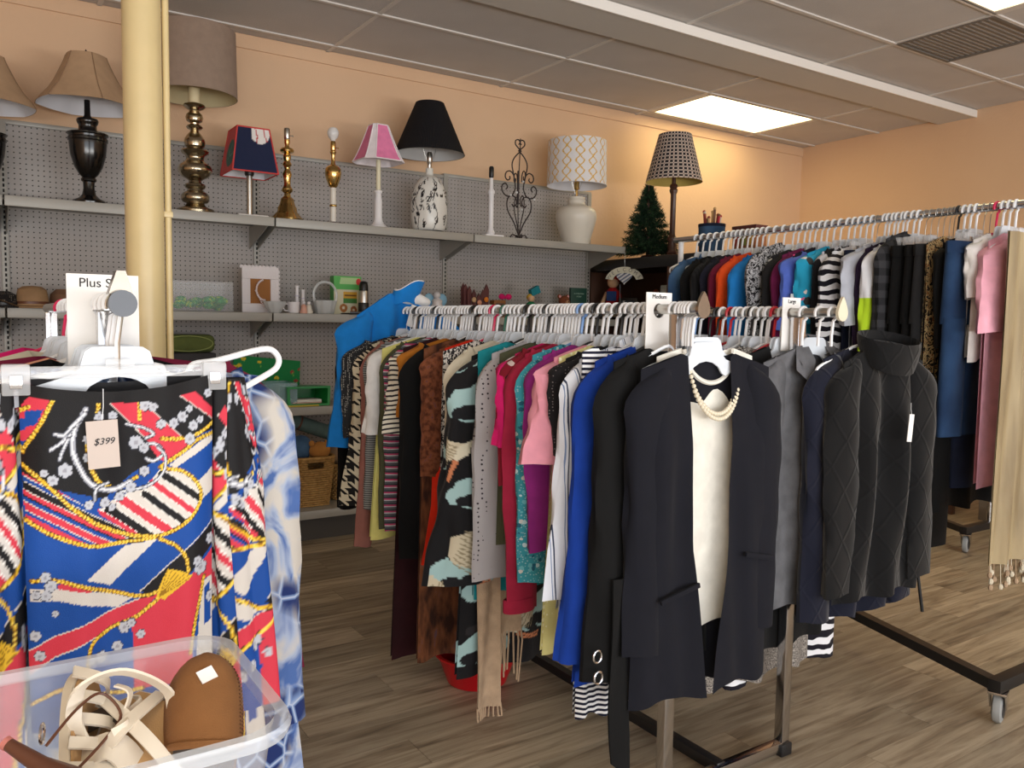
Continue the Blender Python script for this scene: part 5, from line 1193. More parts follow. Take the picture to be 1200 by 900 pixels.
for i in range(nr+1):
    v = i/nr; row = []; row2 = []
    for j in range(nc+1):
        u = j/nc; s_ = u*2-1; zt = -.112-.019*(1-s_*s_)+.004*s_; z = zt+(-.63-zt)*v
        y = -.022*math.sqrt(max(0, 1-s_*s_*.98))+.006*min(1, v*4+.2)*math.sin(s_*5.2+1.0+v)+.003*math.sin(s_*11+v*5)
        x = (.132-.004*v)*s_
        row.append(Vector((x, y, z))); row2.append(Vector((x*.99, .03-.02*s_*s_, z+.01)))
    G.append(row); G2_.append(row2[::6])
U, V = np.meshgrid(np.linspace(0, 1, nc+1), np.linspace(0, 1, nr+1)); px_ = 20+U*220; py_ = 446+(1-(2*U-1)**2)*16*(1-V)+V*395
c = P.get(px_, py_); bm2 = V < (.032+.008*U); c[bm2] = S(20, 19, 21)
mb.grid(G, True); mb.c = c.reshape(-1, 4); mb.build('front', scarfm, sb, ang=80)
mb = MB().grid(G2_[::10]); n_ = len(G2_[::10]); m_ = len(G2_[0]); mb.c = P.get(np.tile(np.linspace(30, 230, m_), n_), np.repeat(np.linspace(450, 780, n_), m_)); mb.build('back', scarfm, sb)
for sx, off, ln, sh_ in ((1, .145, .62, (150, 440)), (1, .168, .56, (60, 470)), (-1, .150, .60, (120, 470)), (-1, .19, .6, (40, 500))):
    G = []; nr, ns = 150, 60; rr = .033
    for i in range(nr+1):
        v = i/nr; row = []
        for k in range(ns+1):
            a = 2*PI*k/ns; f = 1+.22*math.sin(3*a+2*v+off*40)+.12*math.sin(5*a-3*v)
            row.append(Vector((sx*(off+.03*v)+rr*(.55+.55*min(1, v*3))*f*math.cos(a), .02+.03*(off > .17)+rr*.5*f*math.sin(a), -.118-.02*(off > .17)-ln*v)))
        G.append(row)
    mb = MB().grid(G, True); uu = np.tile(np.linspace(0, 1, ns+1), nr+1); vv = np.repeat(np.linspace(0, 1, nr+1), ns+1)
    mb.c = P.get(sh_[0]+(np.abs(uu*2-1))*110, sh_[1]+vv*330 % 380); mb.build('sleeve', scarfm, sb, ang=80)
tg = MB().box(-.021, .021, -.0008, .0008, -.07, 0).build('price_tag', solid('tag_beige', (196, 182, 174), .7), sb, (-.031, -.034, -.172)); tg.rotation_euler = (0, -.04, 0)
text('$399', .0135, INK, tg, (0.001, -.0012, -.035), shear=.3)
MB().tube([(0, 0, -.004), (.004, .004, .02), (.006, .01, .045)], .0006, 4).build('tag_string', WPLAST, tg)
hanger('l', LY, 'clip', 0, 'clear clip hanger with steel hook holding the scarf print blouse')
td = garment('cardigan', 'blue and white tie dye long cardigan behind the scarf print blouse', 'cardigan', 'clothes on the plus size rack', 'l', 1.47, F_TIE, w=.24, L=1.06, flare=1.42, sl=.60, sr=(.06, .055), hk='frost', O=.305, Ob=.33, slope=.12, folds=(5, .012), dz=-.01)
garment('top', 'dark maroon long top behind the tie dye cardigan', 'top', 'clothes on the plus size rack', 'l', 1.70, F_MAROON, w=.24, L=.95, flare=1.3, sl=.62, sr=(.06, .05), hk='frost', O=.34, Ob=.40, slope=.14)
garment('top', 'peach top behind the clear hangers on the plus size rack', 'top', 'clothes on the plus size rack', 'l', 1.60, fab('peach', (214, 150, 120)), w=.2, L=.6, sl=.5, sr=(.055, .045), hk='white', O=.24)
garment('top', 'black sleeveless top on the plus size rack', 'top', 'clothes on the plus size rack', 'l', 1.55, F_BLACK, w=.2, L=.7, sleeve=None, hk='frost')
garment('top', 'hot pink top far back on the plus size rack', 'top', 'clothes on the plus size rack', 'l', 2.2, F_MAG, w=.22, L=.6, sl=.5, sr=(.055, .045), hk='pinkh', O=.27)
garment('top', 'cream cardigan far back on the plus size rack', 'top', 'clothes on the plus size rack', 'l', 2.0, F_CREAM, w=.22, L=.66, sl=.5, sr=(.055, .045), hk='frost', O=.27)
for k, y in enumerate([1.375, 1.40, 1.43, 1.50, 1.575, 1.63, 1.66, 1.75, 1.82, 1.88, 1.94, 2.06, 2.12]): hanger('l', y, ('frost', 'frost', 'white')[k % 3], rg.uniform(-.2, .2) if k > 2 else (.05, -.1, .15)[k])
# wide white tubular hanger swung up on its hook
wh = thing('clothes_hanger', 'wide white tubular hanger tilted up beside the plus size card', 'hanger', (lx, 1.385, lz), 0)
MB().tube(hook_path(-.10), .0034, 6).build('hook', WPLAST, wh)
A = [(-.2, 0, -.13), (-.05, 0, -.105), (.055, 0, -.097), (.068, 0, -.112), (.10, 0, -.112), (.112, 0, -.096), (.15, 0, -.09), (.222, 0, -.072), (.245, 0, -.078), (.25, 0, -.098), (.225, 0, -.118), (.12, 0, -.168), (0, 0, -.19), (-.16, 0, -.19), (-.215, 0, -.165)]
MB().tube(spline(A, 4, True), .0052, 8, closed=True).build('hanger_body', WPLAST, wh)

# ================================================================ clear tub of sandals
BX, BYa, BYb, BR, BB = (-.235, .258), .742, 1.032, .812, .637
tb = thing('storage_tub', 'clear plastic storage tub full of sandals in front of the plus size rack', 'storage tub', ((BX[0]+BX[1])/2, (BYa+BYb)/2, BB))
TUB = solid('tub_plastic', (228, 234, 244), .18, 0, .6, alpha=.30); RIM = solid('tub_rim', (232, 238, 246), .2, 0, .6, alpha=.4)
hx, hy, H = (BX[1]-BX[0])/2, (BYb-BYa)/2, BR-BB
def rrect(a, b, rad, n=6):
    P_ = []
    for cx, cy, a0 in ((a-rad, b-rad, 0), (-a+rad, b-rad, PI/2), (-a+rad, -b+rad, PI), (a-rad, -b+rad, 1.5*PI)):
        for k in range(n+1): g = a0+PI/2*k/n; P_.append((cx+rad*math.cos(g), cy+rad*math.sin(g)))
    return P_
def rings(mb, spec):
    L = [[Vector((x, y, z)) for x, y in rrect(a, b, rd)] for a, b, rd, z in spec]; L = [l+[l[0]] for l in L]; return mb.grid(L, True)
rings(MB(), [(hx-.06, hy-.05, .03, .0), (hx-.045, hy-.035, .04, .004), (hx-.024, hy-.022, .045, H*.6), (hx-.021, hy-.019, .045, H*.62), (hx-.014, hy-.012, .045, H-.012)]).build('walls', TUB, tb)
rings(MB(), [(hx-.014, hy-.012, .045, H-.012), (hx-.012, hy-.011, .045, H), (hx, hy, .05, H), (hx+.002, hy+.002, .05, H-.006), (hx, hy, .05, H-.014), (hx-.004, hy-.004, .05, H-.014)]).build('rim', RIM, tb)
b_ = rrect(hx-.06, hy-.05, .03); MB().add([(x, y, 0) for x, y in b_], [tuple(range(len(b_)))]).build('base', TUB, tb)
st = thing('display_table', 'small white table under the clear tub of sandals', 'table', ((BX[0]+BX[1])/2, (BYa+BYb)/2, 0))
MB().rbox(-.2, .18, -.1, .1, BB-.03, BB-.001, .004).build('top', solid('table_white', (205, 200, 192), .5), st)
for sx in (-.17, .15):
    for sy in (-.08, .08): MB().rbox(sx-.014, sx+.014, sy-.014, sy+.014, 0, BB-.03, .003).build('leg', MATS['table_white'], st)

def foot_outline(L, w, n=24):
    """sole outline, heel at the origin, toe at +x"""
    P_ = []
    for k in range(n+1):
        t_ = k/n; P_.append((t_*L, w*.5*(.72*math.sqrt(max(0, 1-((t_-.14)/.16)**2)) if t_ < .14 else (.72+.05*math.sin((t_-.14)*6)+.3*max(0, math.sin((t_-.35)/.65*PI*.78)) if t_ > .35 else .72) * math.sqrt(max(0, 1-max(0, (t_-.78)/.22)**2)))))
    return P_
def sole(L, w, th, rise=0.):
    o_ = foot_outline(L, w); mb = MB(); top = [(x, y, th+rise*(1-x/L)**2) for x, y in o_]+[(x, -y, th+rise*(1-x/L)**2) for x, y in o_[::-1]]
    n = len(top); mb.add(top+[(x, y, z-th) for x, y, z in top], [(i, (i+1) % n, n+(i+1) % n, n+i) for i in range(n)])
    m = len(o_)
    for i in range(m-1): mb.f.append((i, 2*m-1-i, 2*m-2-i, i+1)); mb.f.append((n+i, n+i+1, n+2*m-2-i, n+2*m-1-i))
    return mb
def strap(parent, pts, w, th, mat, up=(0, 0, 1), name='strap'):
    P_ = spline(pts, 6); mb = MB(); G = [[], [], [], []]
    for i, p in enumerate(P_):
        t_ = (P_[min(i+1, len(P_)-1)]-P_[max(i-1, 0)]).normalized(); s_ = t_.cross(Vector(up)); 
        s_ = s_.normalized() if s_.length > 1e-3 else Vector((0, 1, 0)); u_ = s_.cross(t_)
        for g, (a, b) in zip(G, ((-1, 0), (1, 0), (1, 1), (-1, 1))): g.append(p+s_*a*w/2+u_*b*th)
    mb.grid([G[0], G[1], G[2], G[3], G[0]]).build(name, mat, parent)
def shoe(name, label, pos, eul):
    t = thing(name, label, 'sandal', pos, 0, 'sandals in the clear tub'); t.rotation_euler = eul; return t
SUEDE = fab('suede', (138, 94, 56), weave=700, strength=.4); INS = fab('insole', (186, 148, 104), strength=.2); CRM = solid('cream_leather', (226, 214, 196), .4); BRL = solid('brown_leather', (96, 56, 38), .4)
def orient(heel, toe, roll=0):
    x = (Vector(toe)-Vector(heel)).normalized(); up = Vector((0, -.25, 1)); y = up.cross(x).normalized(); z = x.cross(y); m = Matrix((x, y, z)).transposed()
    return (m @ Matrix.Rotation(roll, 3, 'X')).to_euler()
# tan suede clog, toe up
h0, t0 = (.172, .80, .65), (.214, .965, .782)
cl_ = shoe('sandal', 'tan suede slip on clog with white price sticker', h0, orient(h0, t0, .15))
sole(.235, .078, .016).build('sole', solid('cork', (120, 84, 54), .8), cl_); sole(.228, .071, .004).xf(Matrix.Translation((.003, 0, .0165))).build('footbed', fab('footbed', (104, 92, 82)), cl_)
G = []
for i in range(17):
    t_ = i/16; x = .128+t_*.109; L_ = foot_outline(.235, .08); wy = np.interp(x, [a for a, b in L_], [b for a, b in L_])+.001; hz = .056*math.sqrt(max(0, 1-max(0, (t_-.55)/.45)**2))+.0
    G.append([Vector((x-.02*math.sin(g_)*(1-t_), wy*math.cos(g_), .01+hz*math.sin(g_)**.8 if math.sin(g_) > 0 else .01)) for g_ in [PI*k/20 for k in range(21)]])
MB().grid(G, True).build('upper', SUEDE, cl_); MB().grid([[p*.97+Vector((.004, 0, 0)) for p in g] for g in G]).build('lining', fab('lining_tan', (140, 100, 66)), cl_)
MB().tube([p for p in G[0]], .004, 6).build('piping', SUEDE, cl_)
MB().box(-.0075, .0075, -.009, .009, 0, .0012).xf(Matrix.Rotation(.5, 4, 'Z')).build('price_sticker', PAPER, cl_, (.185, .006, .0655))
dots = MB()
for i in range(22):
    for j in range(4):
        t_ = .1+i/22*.8; x = .128+t_*.109; wy = np.interp(x, [a for a, b in foot_outline(.235, .08)], [b for a, b in foot_outline(.235, .08)])
        g_ = .18+.16*j; hz = .056*math.sqrt(max(0, 1-max(0, (t_-.55)/.45)**2)); dots.ball((x-.02*math.sin(g_)*(1-t_), -(wy+.001)*math.cos(g_), .01+hz*math.sin(g_)**.8), .0013, 5)
pd = dots.build('perforations', solid('perforation', (84, 52, 28), .9), cl_); pd['kind'] = 'stuff'
# second clog lying flat behind
h1, t1 = (.205, .86, .655), (.225, 1.0, .67)
c2 = shoe('sandal', 'tan suede clog lying flat half under its twin', h1, orient(h1, t1, 0)); sole(.15, .06, .014).build('sole', MATS['cork'], c2)
MB().grid([[p*.62+Vector((-.0, 0, 0)) for p in g] for g in G], True).build('upper', SUEDE, c2)
# beige strappy sandal
h2, t2 = (.105, .785, .655), (.150, .965, .775)
s2 = shoe('sandal', 'beige sandal with cream crossing straps and open ankle loop', h2, orient(h2, t2, -.1))
sole(.225, .08, .012).build('sole', solid('sole_cream', (214, 200, 178), .5), s2); sole(.219, .074, .003).xf(Matrix.Translation((.003, 0, .0125))).build('footbed', INS, s2)
strap(s2, [(.12, -.04, .014), (.15, -.012, .04), (.205, .03, .03), (.21, .036, .014)], .014, .003, CRM); strap(s2, [(.14, .038, .014), (.16, .01, .045), (.215, -.022, .014)], .014, .003, CRM)
strap(s2, [(.15, .04, .02), (.175, .055, .05), (.20, .045, .07), (.215, .01, .062), (.20, -.03, .04), (.17, -.038, .02)], .015, .003, CRM, up=(1, 0, .3), name='ankle_strap')
MB().tube([Vector((.152, .074, .072))+Vector((.010*math.cos(a), .003, .008*math.sin(a))) for a in [2*PI*k/12 for k in range(12)]], .0014, 5, closed=True).build('buckle', CHROME, s2)
h3, t3 = (.085, .82, .66), (.118, .955, .748)
s3 = shoe('sandal', 'beige sandal with dark cutout strap beside the crossing strap sandal', h3, orient(h3, t3, .1))
sole(.2, .075, .012).build('sole', MATS['sole_cream'], s3); sole(.194, .069, .003).xf(Matrix.Translation((.003, 0, .0125))).build('footbed', INS, s3)
strap(s3, [(.10, -.035, .014), (.12, 0, .05), (.12, .036, .014)], .03, .003, CRM); strap(s3, [(.15, -.036, .014), (.165, 0, .036), (.16, .036, .014)], .02, .003, solid('dark_strap', (70, 58, 50), .5))
# cream bow sandal standing on its side
h4, t4 = (.066, .845, .68), (.088, .968, .782)
s4 = shoe('sandal', 'cream strappy sandal with ribbon bow standing on its side', h4, orient(h4, t4, 1.1))
sole(.2, .066, .010).build('sole', MATS['sole_cream'], s4); sole(.195, .06, .003).xf(Matrix.Translation((.002, 0, .0105))).build('footbed', INS, s4)
for k in range(5): strap(s4, [(.07+.026*k, -.032, .010), (.075+.026*k, 0, .045-.004*k), (.08+.026*k, .032, .010)], .013, .003, CRM)
for a in (.6, -.6, 2.4, -2.4): strap(s4, [(.13, 0, .046), (.13+.022*math.cos(a), .022*math.sin(a), .062), (.13+.034*math.cos(a), .034*math.sin(a), .05)], .01, .002, CRM, name='bow_loop')
# brown stiletto lying with its heel up
h5, t5 = (.022, .892, .792), (.055, .80, .66)
s5 = shoe('sandal', 'brown high heeled sandal with its pink heel tip pointing up', h5, (0, 0, 0)); 
a5, b5 = Vector((0, 0, 0)), Vector((.05, -.055, -.03))
MB().tube([a5, a5.lerp(b5, .5), b5], [.006, .0085, .017], 12).build('heel', BRL, s5); MB().tube([a5-(b5-a5)*.06, a5], .0065, 12).build('heel_tip', solid('tip_pink', (196, 120, 110), .5), s5)
strap(s5, [(.05, -.055, -.028), (.065, -.07, -.07), (.085, -.075, -.115)], .05, .006, BRL, name='sole')
MB().tube(spline([(.03, -.01, -.005), (.06, .02, .012), (.085, .04, .014), (.10, .02, -.005), (.08, .0, -.02), (.05, -.03, -.03)], 6), .0016, 5).build('thin_strap', BRL, s5)
# ================================================================ goods on the shelves
def box_at(name, label, cat, px0, px1, py0, Y, zs, d, mat, part='body', group=None):
    a = onY(px0, py0, Y); b = onY(px1, py0, Y); w = b.x-a.x; h_ = max(.02, (a.z+b.z)/2-zs)
    t = thing(name, label, cat, ((a.x+b.x)/2, Y, zs), 0, group); return t, w, h_
Y2 = 4.46; Z2 = Z_2+.0015; Z3 = Z_3+.0015; ZB_ = Z_B+.0015
STRAW = solid('straw', (150, 118, 84), .8, var=.2, bump=(220, .5))
# hats
p = onY(38, 352, Y2); t = thing('straw_hat', 'tan straw cap with brown band lying by the plus size card', 'hat', (p.x, Y2, Z2))
MB().lathe([(.10, .0), (.102, .006), (.07, .012), (.066, .05), (.06, .085), (.04, .1), (0, .104)], 28, sy=.8).build('crown', STRAW, t); MB().lathe([(.069, .014), (.07, .03), (.067, .032)], 28, sy=.8).build('band', BRL, t)
G = [[Vector(((-.06-.085*v), .08*(u-.5)*2*(1-.3*v*v), .012+.035*v-.03*(u-.5)**2)) for u in [k/10 for k in range(11)]] for v in [k/6 for k in range(7)]]
MB().grid(G).grid([[p_-Vector((0, 0, .004)) for p_ in g] for g in G], True).build('bill', STRAW, t)
p = onY(74, 345, 4.58); t = thing('straw_hat', 'small brown felt hat half hidden behind the plus size card', 'hat', (p.x, 4.58, Z2))
MB().lathe([(.09, 0), (.09, .005), (.062, .01), (.056, .07), (.03, .095), (0, .096)], 28).build('crown', solid('felt_brown', (120, 86, 62), .9), t); MB().lathe([(.064, .012), (.064, .028), (.062, .03)], 28).build('band', BRL, t)
p = onY(2, 352, Y2); t = thing('woven_hat', 'black open weave hat at the shelf end', 'hat', (p.x+.01, Y2, Z2))
MB().lathe([(.085, 0), (.086, .006), (.055, .012), (.048, .06), (.02, .075), (0, .076)], 28).build('crown', fab_dots('black_weave', (28, 26, 26), (150, 140, 125), 150, .25), t); MB().lathe([(.057, .012), (.057, .024), (.055, .026)], 28).build('band', BLACKM, t)
# clear box of green garland
t, w, h_ = box_at('plastic_bin', 'clear lidless plastic box holding green garland on the shelf', 'storage box', 193, 268, 330, Y2, Z2, .2, CLEAR)
wl = MB(); e = .003
for a in ((-w/2, -w/2+e, -.09, .09), (w/2-e, w/2, -.09, .09), (-w/2+e, w/2-e, -.09, -.09+e), (-w/2+e, w/2-e, .09-e, .09)): wl.box(*a, .003, h_)
wl.build('walls', BOXCLEAR, t, smooth=False); MB().box(-w/2, w/2, -.09, .09, 0, .003).build('base', BOXCLEAR, t, smooth=False)
g = thing('garland', 'green and lime tinsel garland coiled inside the clear box', 'garland', (t.location.x+.01, Y2, Z2+.004)); rn = random.Random(2)
for k in range(26):
    x_, y_, z_ = rn.uniform(-.115, .115), rn.uniform(-.06, .06), rn.uniform(.018, .062); a = rn.random()*6
    MB().ball((x_, y_, z_), .024, 8, (1.2, 1, .8)).build('tuft', fab_noise('tinsel', [(.3, (18, 110, 62)), (.55, (46, 168, 84)), (.7, (190, 206, 60))], 60, 3), g)
# lace frame
t, w, h_ = box_at('lace_picture', 'white lace picture frame with tan mat and bead string', 'picture frame', 283, 326, 313, 4.52, Z2, .02, WPLAST)
LACE = solid('lace_white', (222, 216, 218), .7, bump=(120, .8)); hw = w/2
fr = MB(); iw, iz0, iz1 = hw*.55, h_*.2, h_*.74
fr.rbox(-hw, hw, -.008, .008, 0, iz0, .003).rbox(-hw, hw, -.008, .008, iz1, h_, .003).rbox(-hw, -iw, -.008, .008, iz0, iz1, .003).rbox(iw, hw, -.008, .008, iz0, iz1, .003); fo_ = fr.build('frame', LACE, t)
MB().box(-iw, iw, -.002, .004, iz0, iz1).build('mat', solid('tan_mat', (150, 98, 48), .8), t, smooth=False)
sc2 = MB()
for k in range(11): sc2.ball((-hw+k*w/10, 0, h_), .011, 8, (1, .5, 1))
for k in range(12): sc2.ball((hw, 0, k*h_/11), .011, 8, (1, .5, 1)); 
sc2.build('scallop_edge', LACE, fo_)
bd = MB().ball((0, 0, 0), .006, 8).mesh('bead', solid('bead_clear', (222, 206, 206), .15))
bs = thing('bead_string', 'pale bead string looped over the lace frame', 'necklace', (t.location.x, 4.505, Z2))
for k in range(26):
    a = PI*1.5-PI*1.35*k/25; link(bd, 'bead', bs, (.02+.045*math.cos(a), -.0, h_*.5+.055*math.sin(a)) if k < 18 else (-.028+.006*(k-18), -.0, h_*.48-.012*(k-18)))
GLASS = solid('cut_glass', (226, 230, 232), .12, 0, .8, alpha=.5)
p = onY(322, 362, Y2-.03); t = thing('glass_bowl', 'small cut glass bowl in front of the lace frame', 'bowl', (p.x, Y2-.03, Z2)); k6 = lambda a, z: 1+.04*math.cos(10*a)
MB().lathe([(.03, 0), (.034, .005), (.05, .03), (.062, .06), (.060, .06), (.047, .032), (.03, .008), (0, .007)], 40, wob=k6).build('bowl', GLASS, t); MB().tube([(.0605*math.cos(a), .0605*math.sin(a), .06) for a in [2*PI*k/32 for k in range(32)]], .002, 6, closed=True).build('rim', GLASS, t)
p = onY(344, 362, Y2); t = thing('mug', 'white mug with side handle beside the glass bowl', 'mug', (p.x, Y2, Z2)); CHN = solid('china', (228, 224, 226), .25)
MB().lathe([(.026, 0), (.03, .004), (.034, .062), (.0315, .062), (.028, .008), (0, .007)], 28).build('cup', CHN, t)
MB().tube(spline([(-.032, 0, .05), (-.052, 0, .048), (-.056, 0, .03), (-.048, 0, .015), (-.03, 0, .014)], 5), .004, 8).build('handle', CHN, t)
for dx_, hh in ((-.006, .155), (.016, .135)):
    p = onY(350, 362, 4.54); t = thing('bud_vase', ('tall' if dx_ < 0 else 'shorter')+' slim white bud vase behind the mug', 'vase', (p.x+dx_*1.6, 4.54, Z2))
    MB().lathe([(.016, 0), (.018, .004), (.011, hh*.5), (.010, hh*.9), (.013, hh), (.010, hh)], 20).build('vase', CHN, t); MB().lathe([(.0125, hh*.62), (.0135, hh*.63), (.0125, hh*.64)], 20).build('band', solid('lilac', (176, 170, 205), .4), t)
for k, (px, cc) in enumerate(((356, (214, 160, 140)), (362, (222, 214, 200)))):
    p = onY(px, 362, Y2-.02); t = thing('figurine', ('peach pink' if k == 0 else 'ivory')+' little china figurine beside the cut glass basket', 'figurine', (p.x, Y2-.02, Z2)); cm = solid('fig%d' % k, cc, .35)
    MB().lathe([(.02, 0), (.022, .01), (.014, .03), (.016, .04), (.008, .05)], 18).build('gown', cm, t); MB().ball((0, 0, .058), .0105, 12).build('head', CHN, t)
p = onY(381, 363, Y2-.01); t = thing('glass_basket', 'cut glass basket with tall arched handle', 'glass basket', (p.x, Y2-.01, Z2))
MB().lathe([(.045, 0), (.05, .006), (.055, .03), (.066, .075), (.063, .075), (.05, .03), (.04, .008), (0, .008)], 40, wob=lambda a, z: 1+.05*math.cos(9*a)).build('basket', GLASS, t)
MB().tube(spline([(-.062, 0, .07), (-.066, 0, .12), (-.04, 0, .165), (0, 0, .178), (.04, 0, .165), (.066, 0, .12), (.062, 0, .07)], 6), .008, 8).build('handle', GLASS, t)
# bread mix box
t, w, h_ = box_at('food_box', 'green and cream food carton with doughnut picture', 'carton', 389, 421, 324, 4.56, Z2, .06, PAPER)
P = Paint(0, 0, 1, 1.2, 60, (214, 208, 178)); P.fill(P.Y < .42, (92, 178, 92)); P.poly([(.25, .05), (.95, .05), (.9, .25), (.2, .25)], (176, 208, 150)); P.disc(.9, .16, .1, (206, 60, 60)); P.poly([(.35, .5), (.85, .5), (.85, .7), (.35, .7)], (210, 160, 50)); P.poly([(.35, .7), (.85, .7), (.85, .85), (.35, .85)], (70, 130, 60)); P.line([(.4, .6), (.8, .6)], .04, (120, 80, 30)); P.disc(.35, 1.0, .14, (176, 110, 50)); P.disc(.35, 1.0, .05, (230, 216, 190)); P.disc(.72, 1.06, .12, (160, 96, 50)); P.disc(.72, 1.06, .04, (230, 216, 190))
mb = MB(); n1, n2 = 60, 70; mb.grid([[(-w/2+w*j/n1, -.03, h_-h_*i/n2) for j in range(n1+1)] for i in range(n2+1)], True); mb.c = P.get(np.tile(np.linspace(0, 1, n1+1), n2+1), np.repeat(np.linspace(0, 1.2, n2+1), n1+1)); mb.build('printed_face', vcol('carton_print', .5, cloth=False), t)
MB().box(-w/2, w/2, -.0295, .03, 0, h_).build('carton', solid('carton_green', (92, 168, 92), .6), t, smooth=False)
t, w, h_ = box_at('tray', 'flat black tray under the thermos', 'tray', 404, 446, 361, Y2, Z2, .1, BLACKM); MB().rbox(-w/2, w/2, -.08, .06, 0, .008, .002).build('base', BLK, t); e_ = MB().rbox(-w/2, w/2, -.08, -.076, .0, .016, .001); e_.build('lip', BLK, t)
p = onY(426, 362, Y2); t = thing('thermos', 'black and steel thermos flask standing on the black tray', 'thermos', (p.x, Y2, Z2+.0085))
MB().lathe([(.03, 0), (.031, .003), (.031, .055), (.029, .06)], 24).build('base_sleeve', BLK, t); MB().lathe([(.029, .055), (.029, .12), (.026, .13)], 24).build('body', STEEL, t); MB().lathe([(.027, .128), (.026, .16), (.02, .178), (.012, .183), (0, .184)], 24).build('cap', BLK, t)
# things half hidden behind the hangers
p = onY(512, 362, 4.5); t = thing('figurine', 'white and blue china angel behind the azure jacket', 'figurine', (p.x, 4.5, Z2)); MB().lathe([(.05, 0), (.052, .01), (.03, .08), (.034, .095), (.016, .11)], 24).build('gown', CHN, t); MB().ball((0, 0, .128), .022, 14).build('head', CHN, t)
for sx in (-1, 1): MB().ball((sx*.045, .02, .1), .04, 10, (.9, .25, 1)).build('wing', solid('wing_blue', (140, 190, 220), .4), t)
t = thing('slat_basket', 'dark red carved wooden basket with pointed slats', 'basket', (onY(556, 360, 4.52).x, 4.52, Z2)); CW_ = solid('red_wood', (92, 44, 44), .6, var=.2)
for k in range(9):
    a = PI*(k/8); MB().prism([(-.012, 0), (.012, 0), (.015, .12+.06*abs(math.cos(a))), (0, .15+.06*abs(math.cos(a))), (-.015, .12+.06*abs(math.cos(a)))], -.004, .004).xf(Matrix.Translation((.085*math.cos(a), -.05*math.sin(a), 0))).build('slat', CW_, t)
MB().tube([(.088*math.cos(a), -.053*math.sin(a), .06) for a in [PI*k/14 for k in range(15)]], .006, 6).build('band', CW_, t); MB().box(-.085, .085, -.05, .02, 0, .01).build('base', CW_, t)
for x_, cc in ((-.04, (206, 170, 130)), (.0, (214, 150, 120)), (.05, (226, 130, 40))): MB().ball((x_, -.062, .09+.4*abs(x_)), .017, 10, (1, .5, 1)).build('flower', solid('wf%d' % int(cc[2]), cc, .7), t)
t = thing('wood_ornament', 'brown wooden block ornament beside the red basket', 'ornament', (onY(583, 360, 4.5).x, 4.5, Z2)); MB().rbox(-.045, .045, -.03, .03, 0, .11, .006).build('block', solid('ochre_wood', (146, 92, 44), .6, var=.2), t); MB().rbox(-.03, .03, -.034, -.029, .02, .09, .004).build('panel', WOODB, t)
t = thing('bow', 'hot pink ribbon bow on top of the wooden block', 'bow', (onY(592, 350, 4.5).x, 4.5, Z2+.112))
for sx in (-1, 1): MB().ball((sx*.026, 0, .022), .026, 10, (1, .5, .75)).build('loop', F_MAG, t)
MB().ball((0, 0, .018), .012, 8).build('knot', F_MAG, t)
t = thing('doll', 'green dressed doll with teal hat and blond hair', 'doll', (onY(622, 362, 4.48).x, 4.48, Z2)); GD = fab('doll_green', (24, 122, 78)); SKIN = solid('doll_skin', (222, 178, 140), .6)
MB().lathe([(.048, 0), (.05, .01), (.026, .08), (.03, .095), (.012, .108)], 20).build('dress', GD, t); MB().ball((0, 0, .128), .024, 12).build('head', SKIN, t); MB().ball((0, .008, .136), .026, 12, (1, 1, .9)).build('hair', solid('blond', (214, 176, 70), .8), t); MB().prism([(-.02, 0), (.05, .03), (.03, .075), (-.03, .045)], -.015, .02).build('hat', fab('doll_teal', (36, 126, 140)), t, (.02, 0, .14))
for sx in (-1, 1): MB().tube([(sx*.02, 0, .095), (sx*.045, -.01, .06)], .009, 8).build('arm', GD, t)
t = thing('ornament', 'pale pink and grey china cottage ornament', 'ornament', (onY(638, 360, 4.5).x, 4.5, Z2)); MB().rbox(-.05, .05, -.03, .03, 0, .06, .006).build('cottage', solid('pale_china', (196, 176, 176), .4), t); MB().add([(-.055, -.034, .06), (.055, -.034, .06), (.055, .034, .06), (-.055, .034, .06), (-.04, 0, .09), (.04, 0, .09)], [(0, 1, 5, 4), (2, 3, 4, 5), (1, 2, 5), (3, 0, 4), (3, 2, 1, 0)]).build('roof', solid('roof_grey', (150, 152, 160), .5), t, smooth=False)
t = thing('teddy_bear', 'small brown teddy bear with pink inner ears sitting on the shelf', 'teddy bear', (onY(660, 360, 4.47).x, 4.47, Z2)); BRF = fab('bear_fur', (122, 68, 44), weave=300); PKF = fab('bear_pink', (222, 160, 160))
MB().ball((0, 0, .05), .05, 14, (1, .85, 1)).build('body', BRF, t); MB().ball((0, -.01, .115), .04, 14).build('head', BRF, t); MB().ball((0, -.046, .107), .016, 10).build('muzzle', fab('muzzle', (186, 140, 104)), t); MB().ball((0, -.061, .112), .005, 8).build('nose', BLACKM, t)
for sx in (-1, 1):
    MB().ball((sx*.034, 0, .148), .016, 10, (1, .6, 1)).build('ear', BRF, t); MB().ball((sx*.034, -.008, .148), .010, 10, (1, .4, 1)).build('inner_ear', PKF, t); MB().ball((sx*.015, -.044, .124), .0045, 8).build('eye', BLACKM, t)
    MB().tube([(sx*.04, -.01, .075), (sx*.062, -.03, .05)], .015, 8).ball((sx*.062, -.03, .05), .016, 8).build('arm', BRF, t); MB().ball((sx*.035, -.045, .02), .02, 10, (1, 1.3, 1)).build('leg', BRF, t)
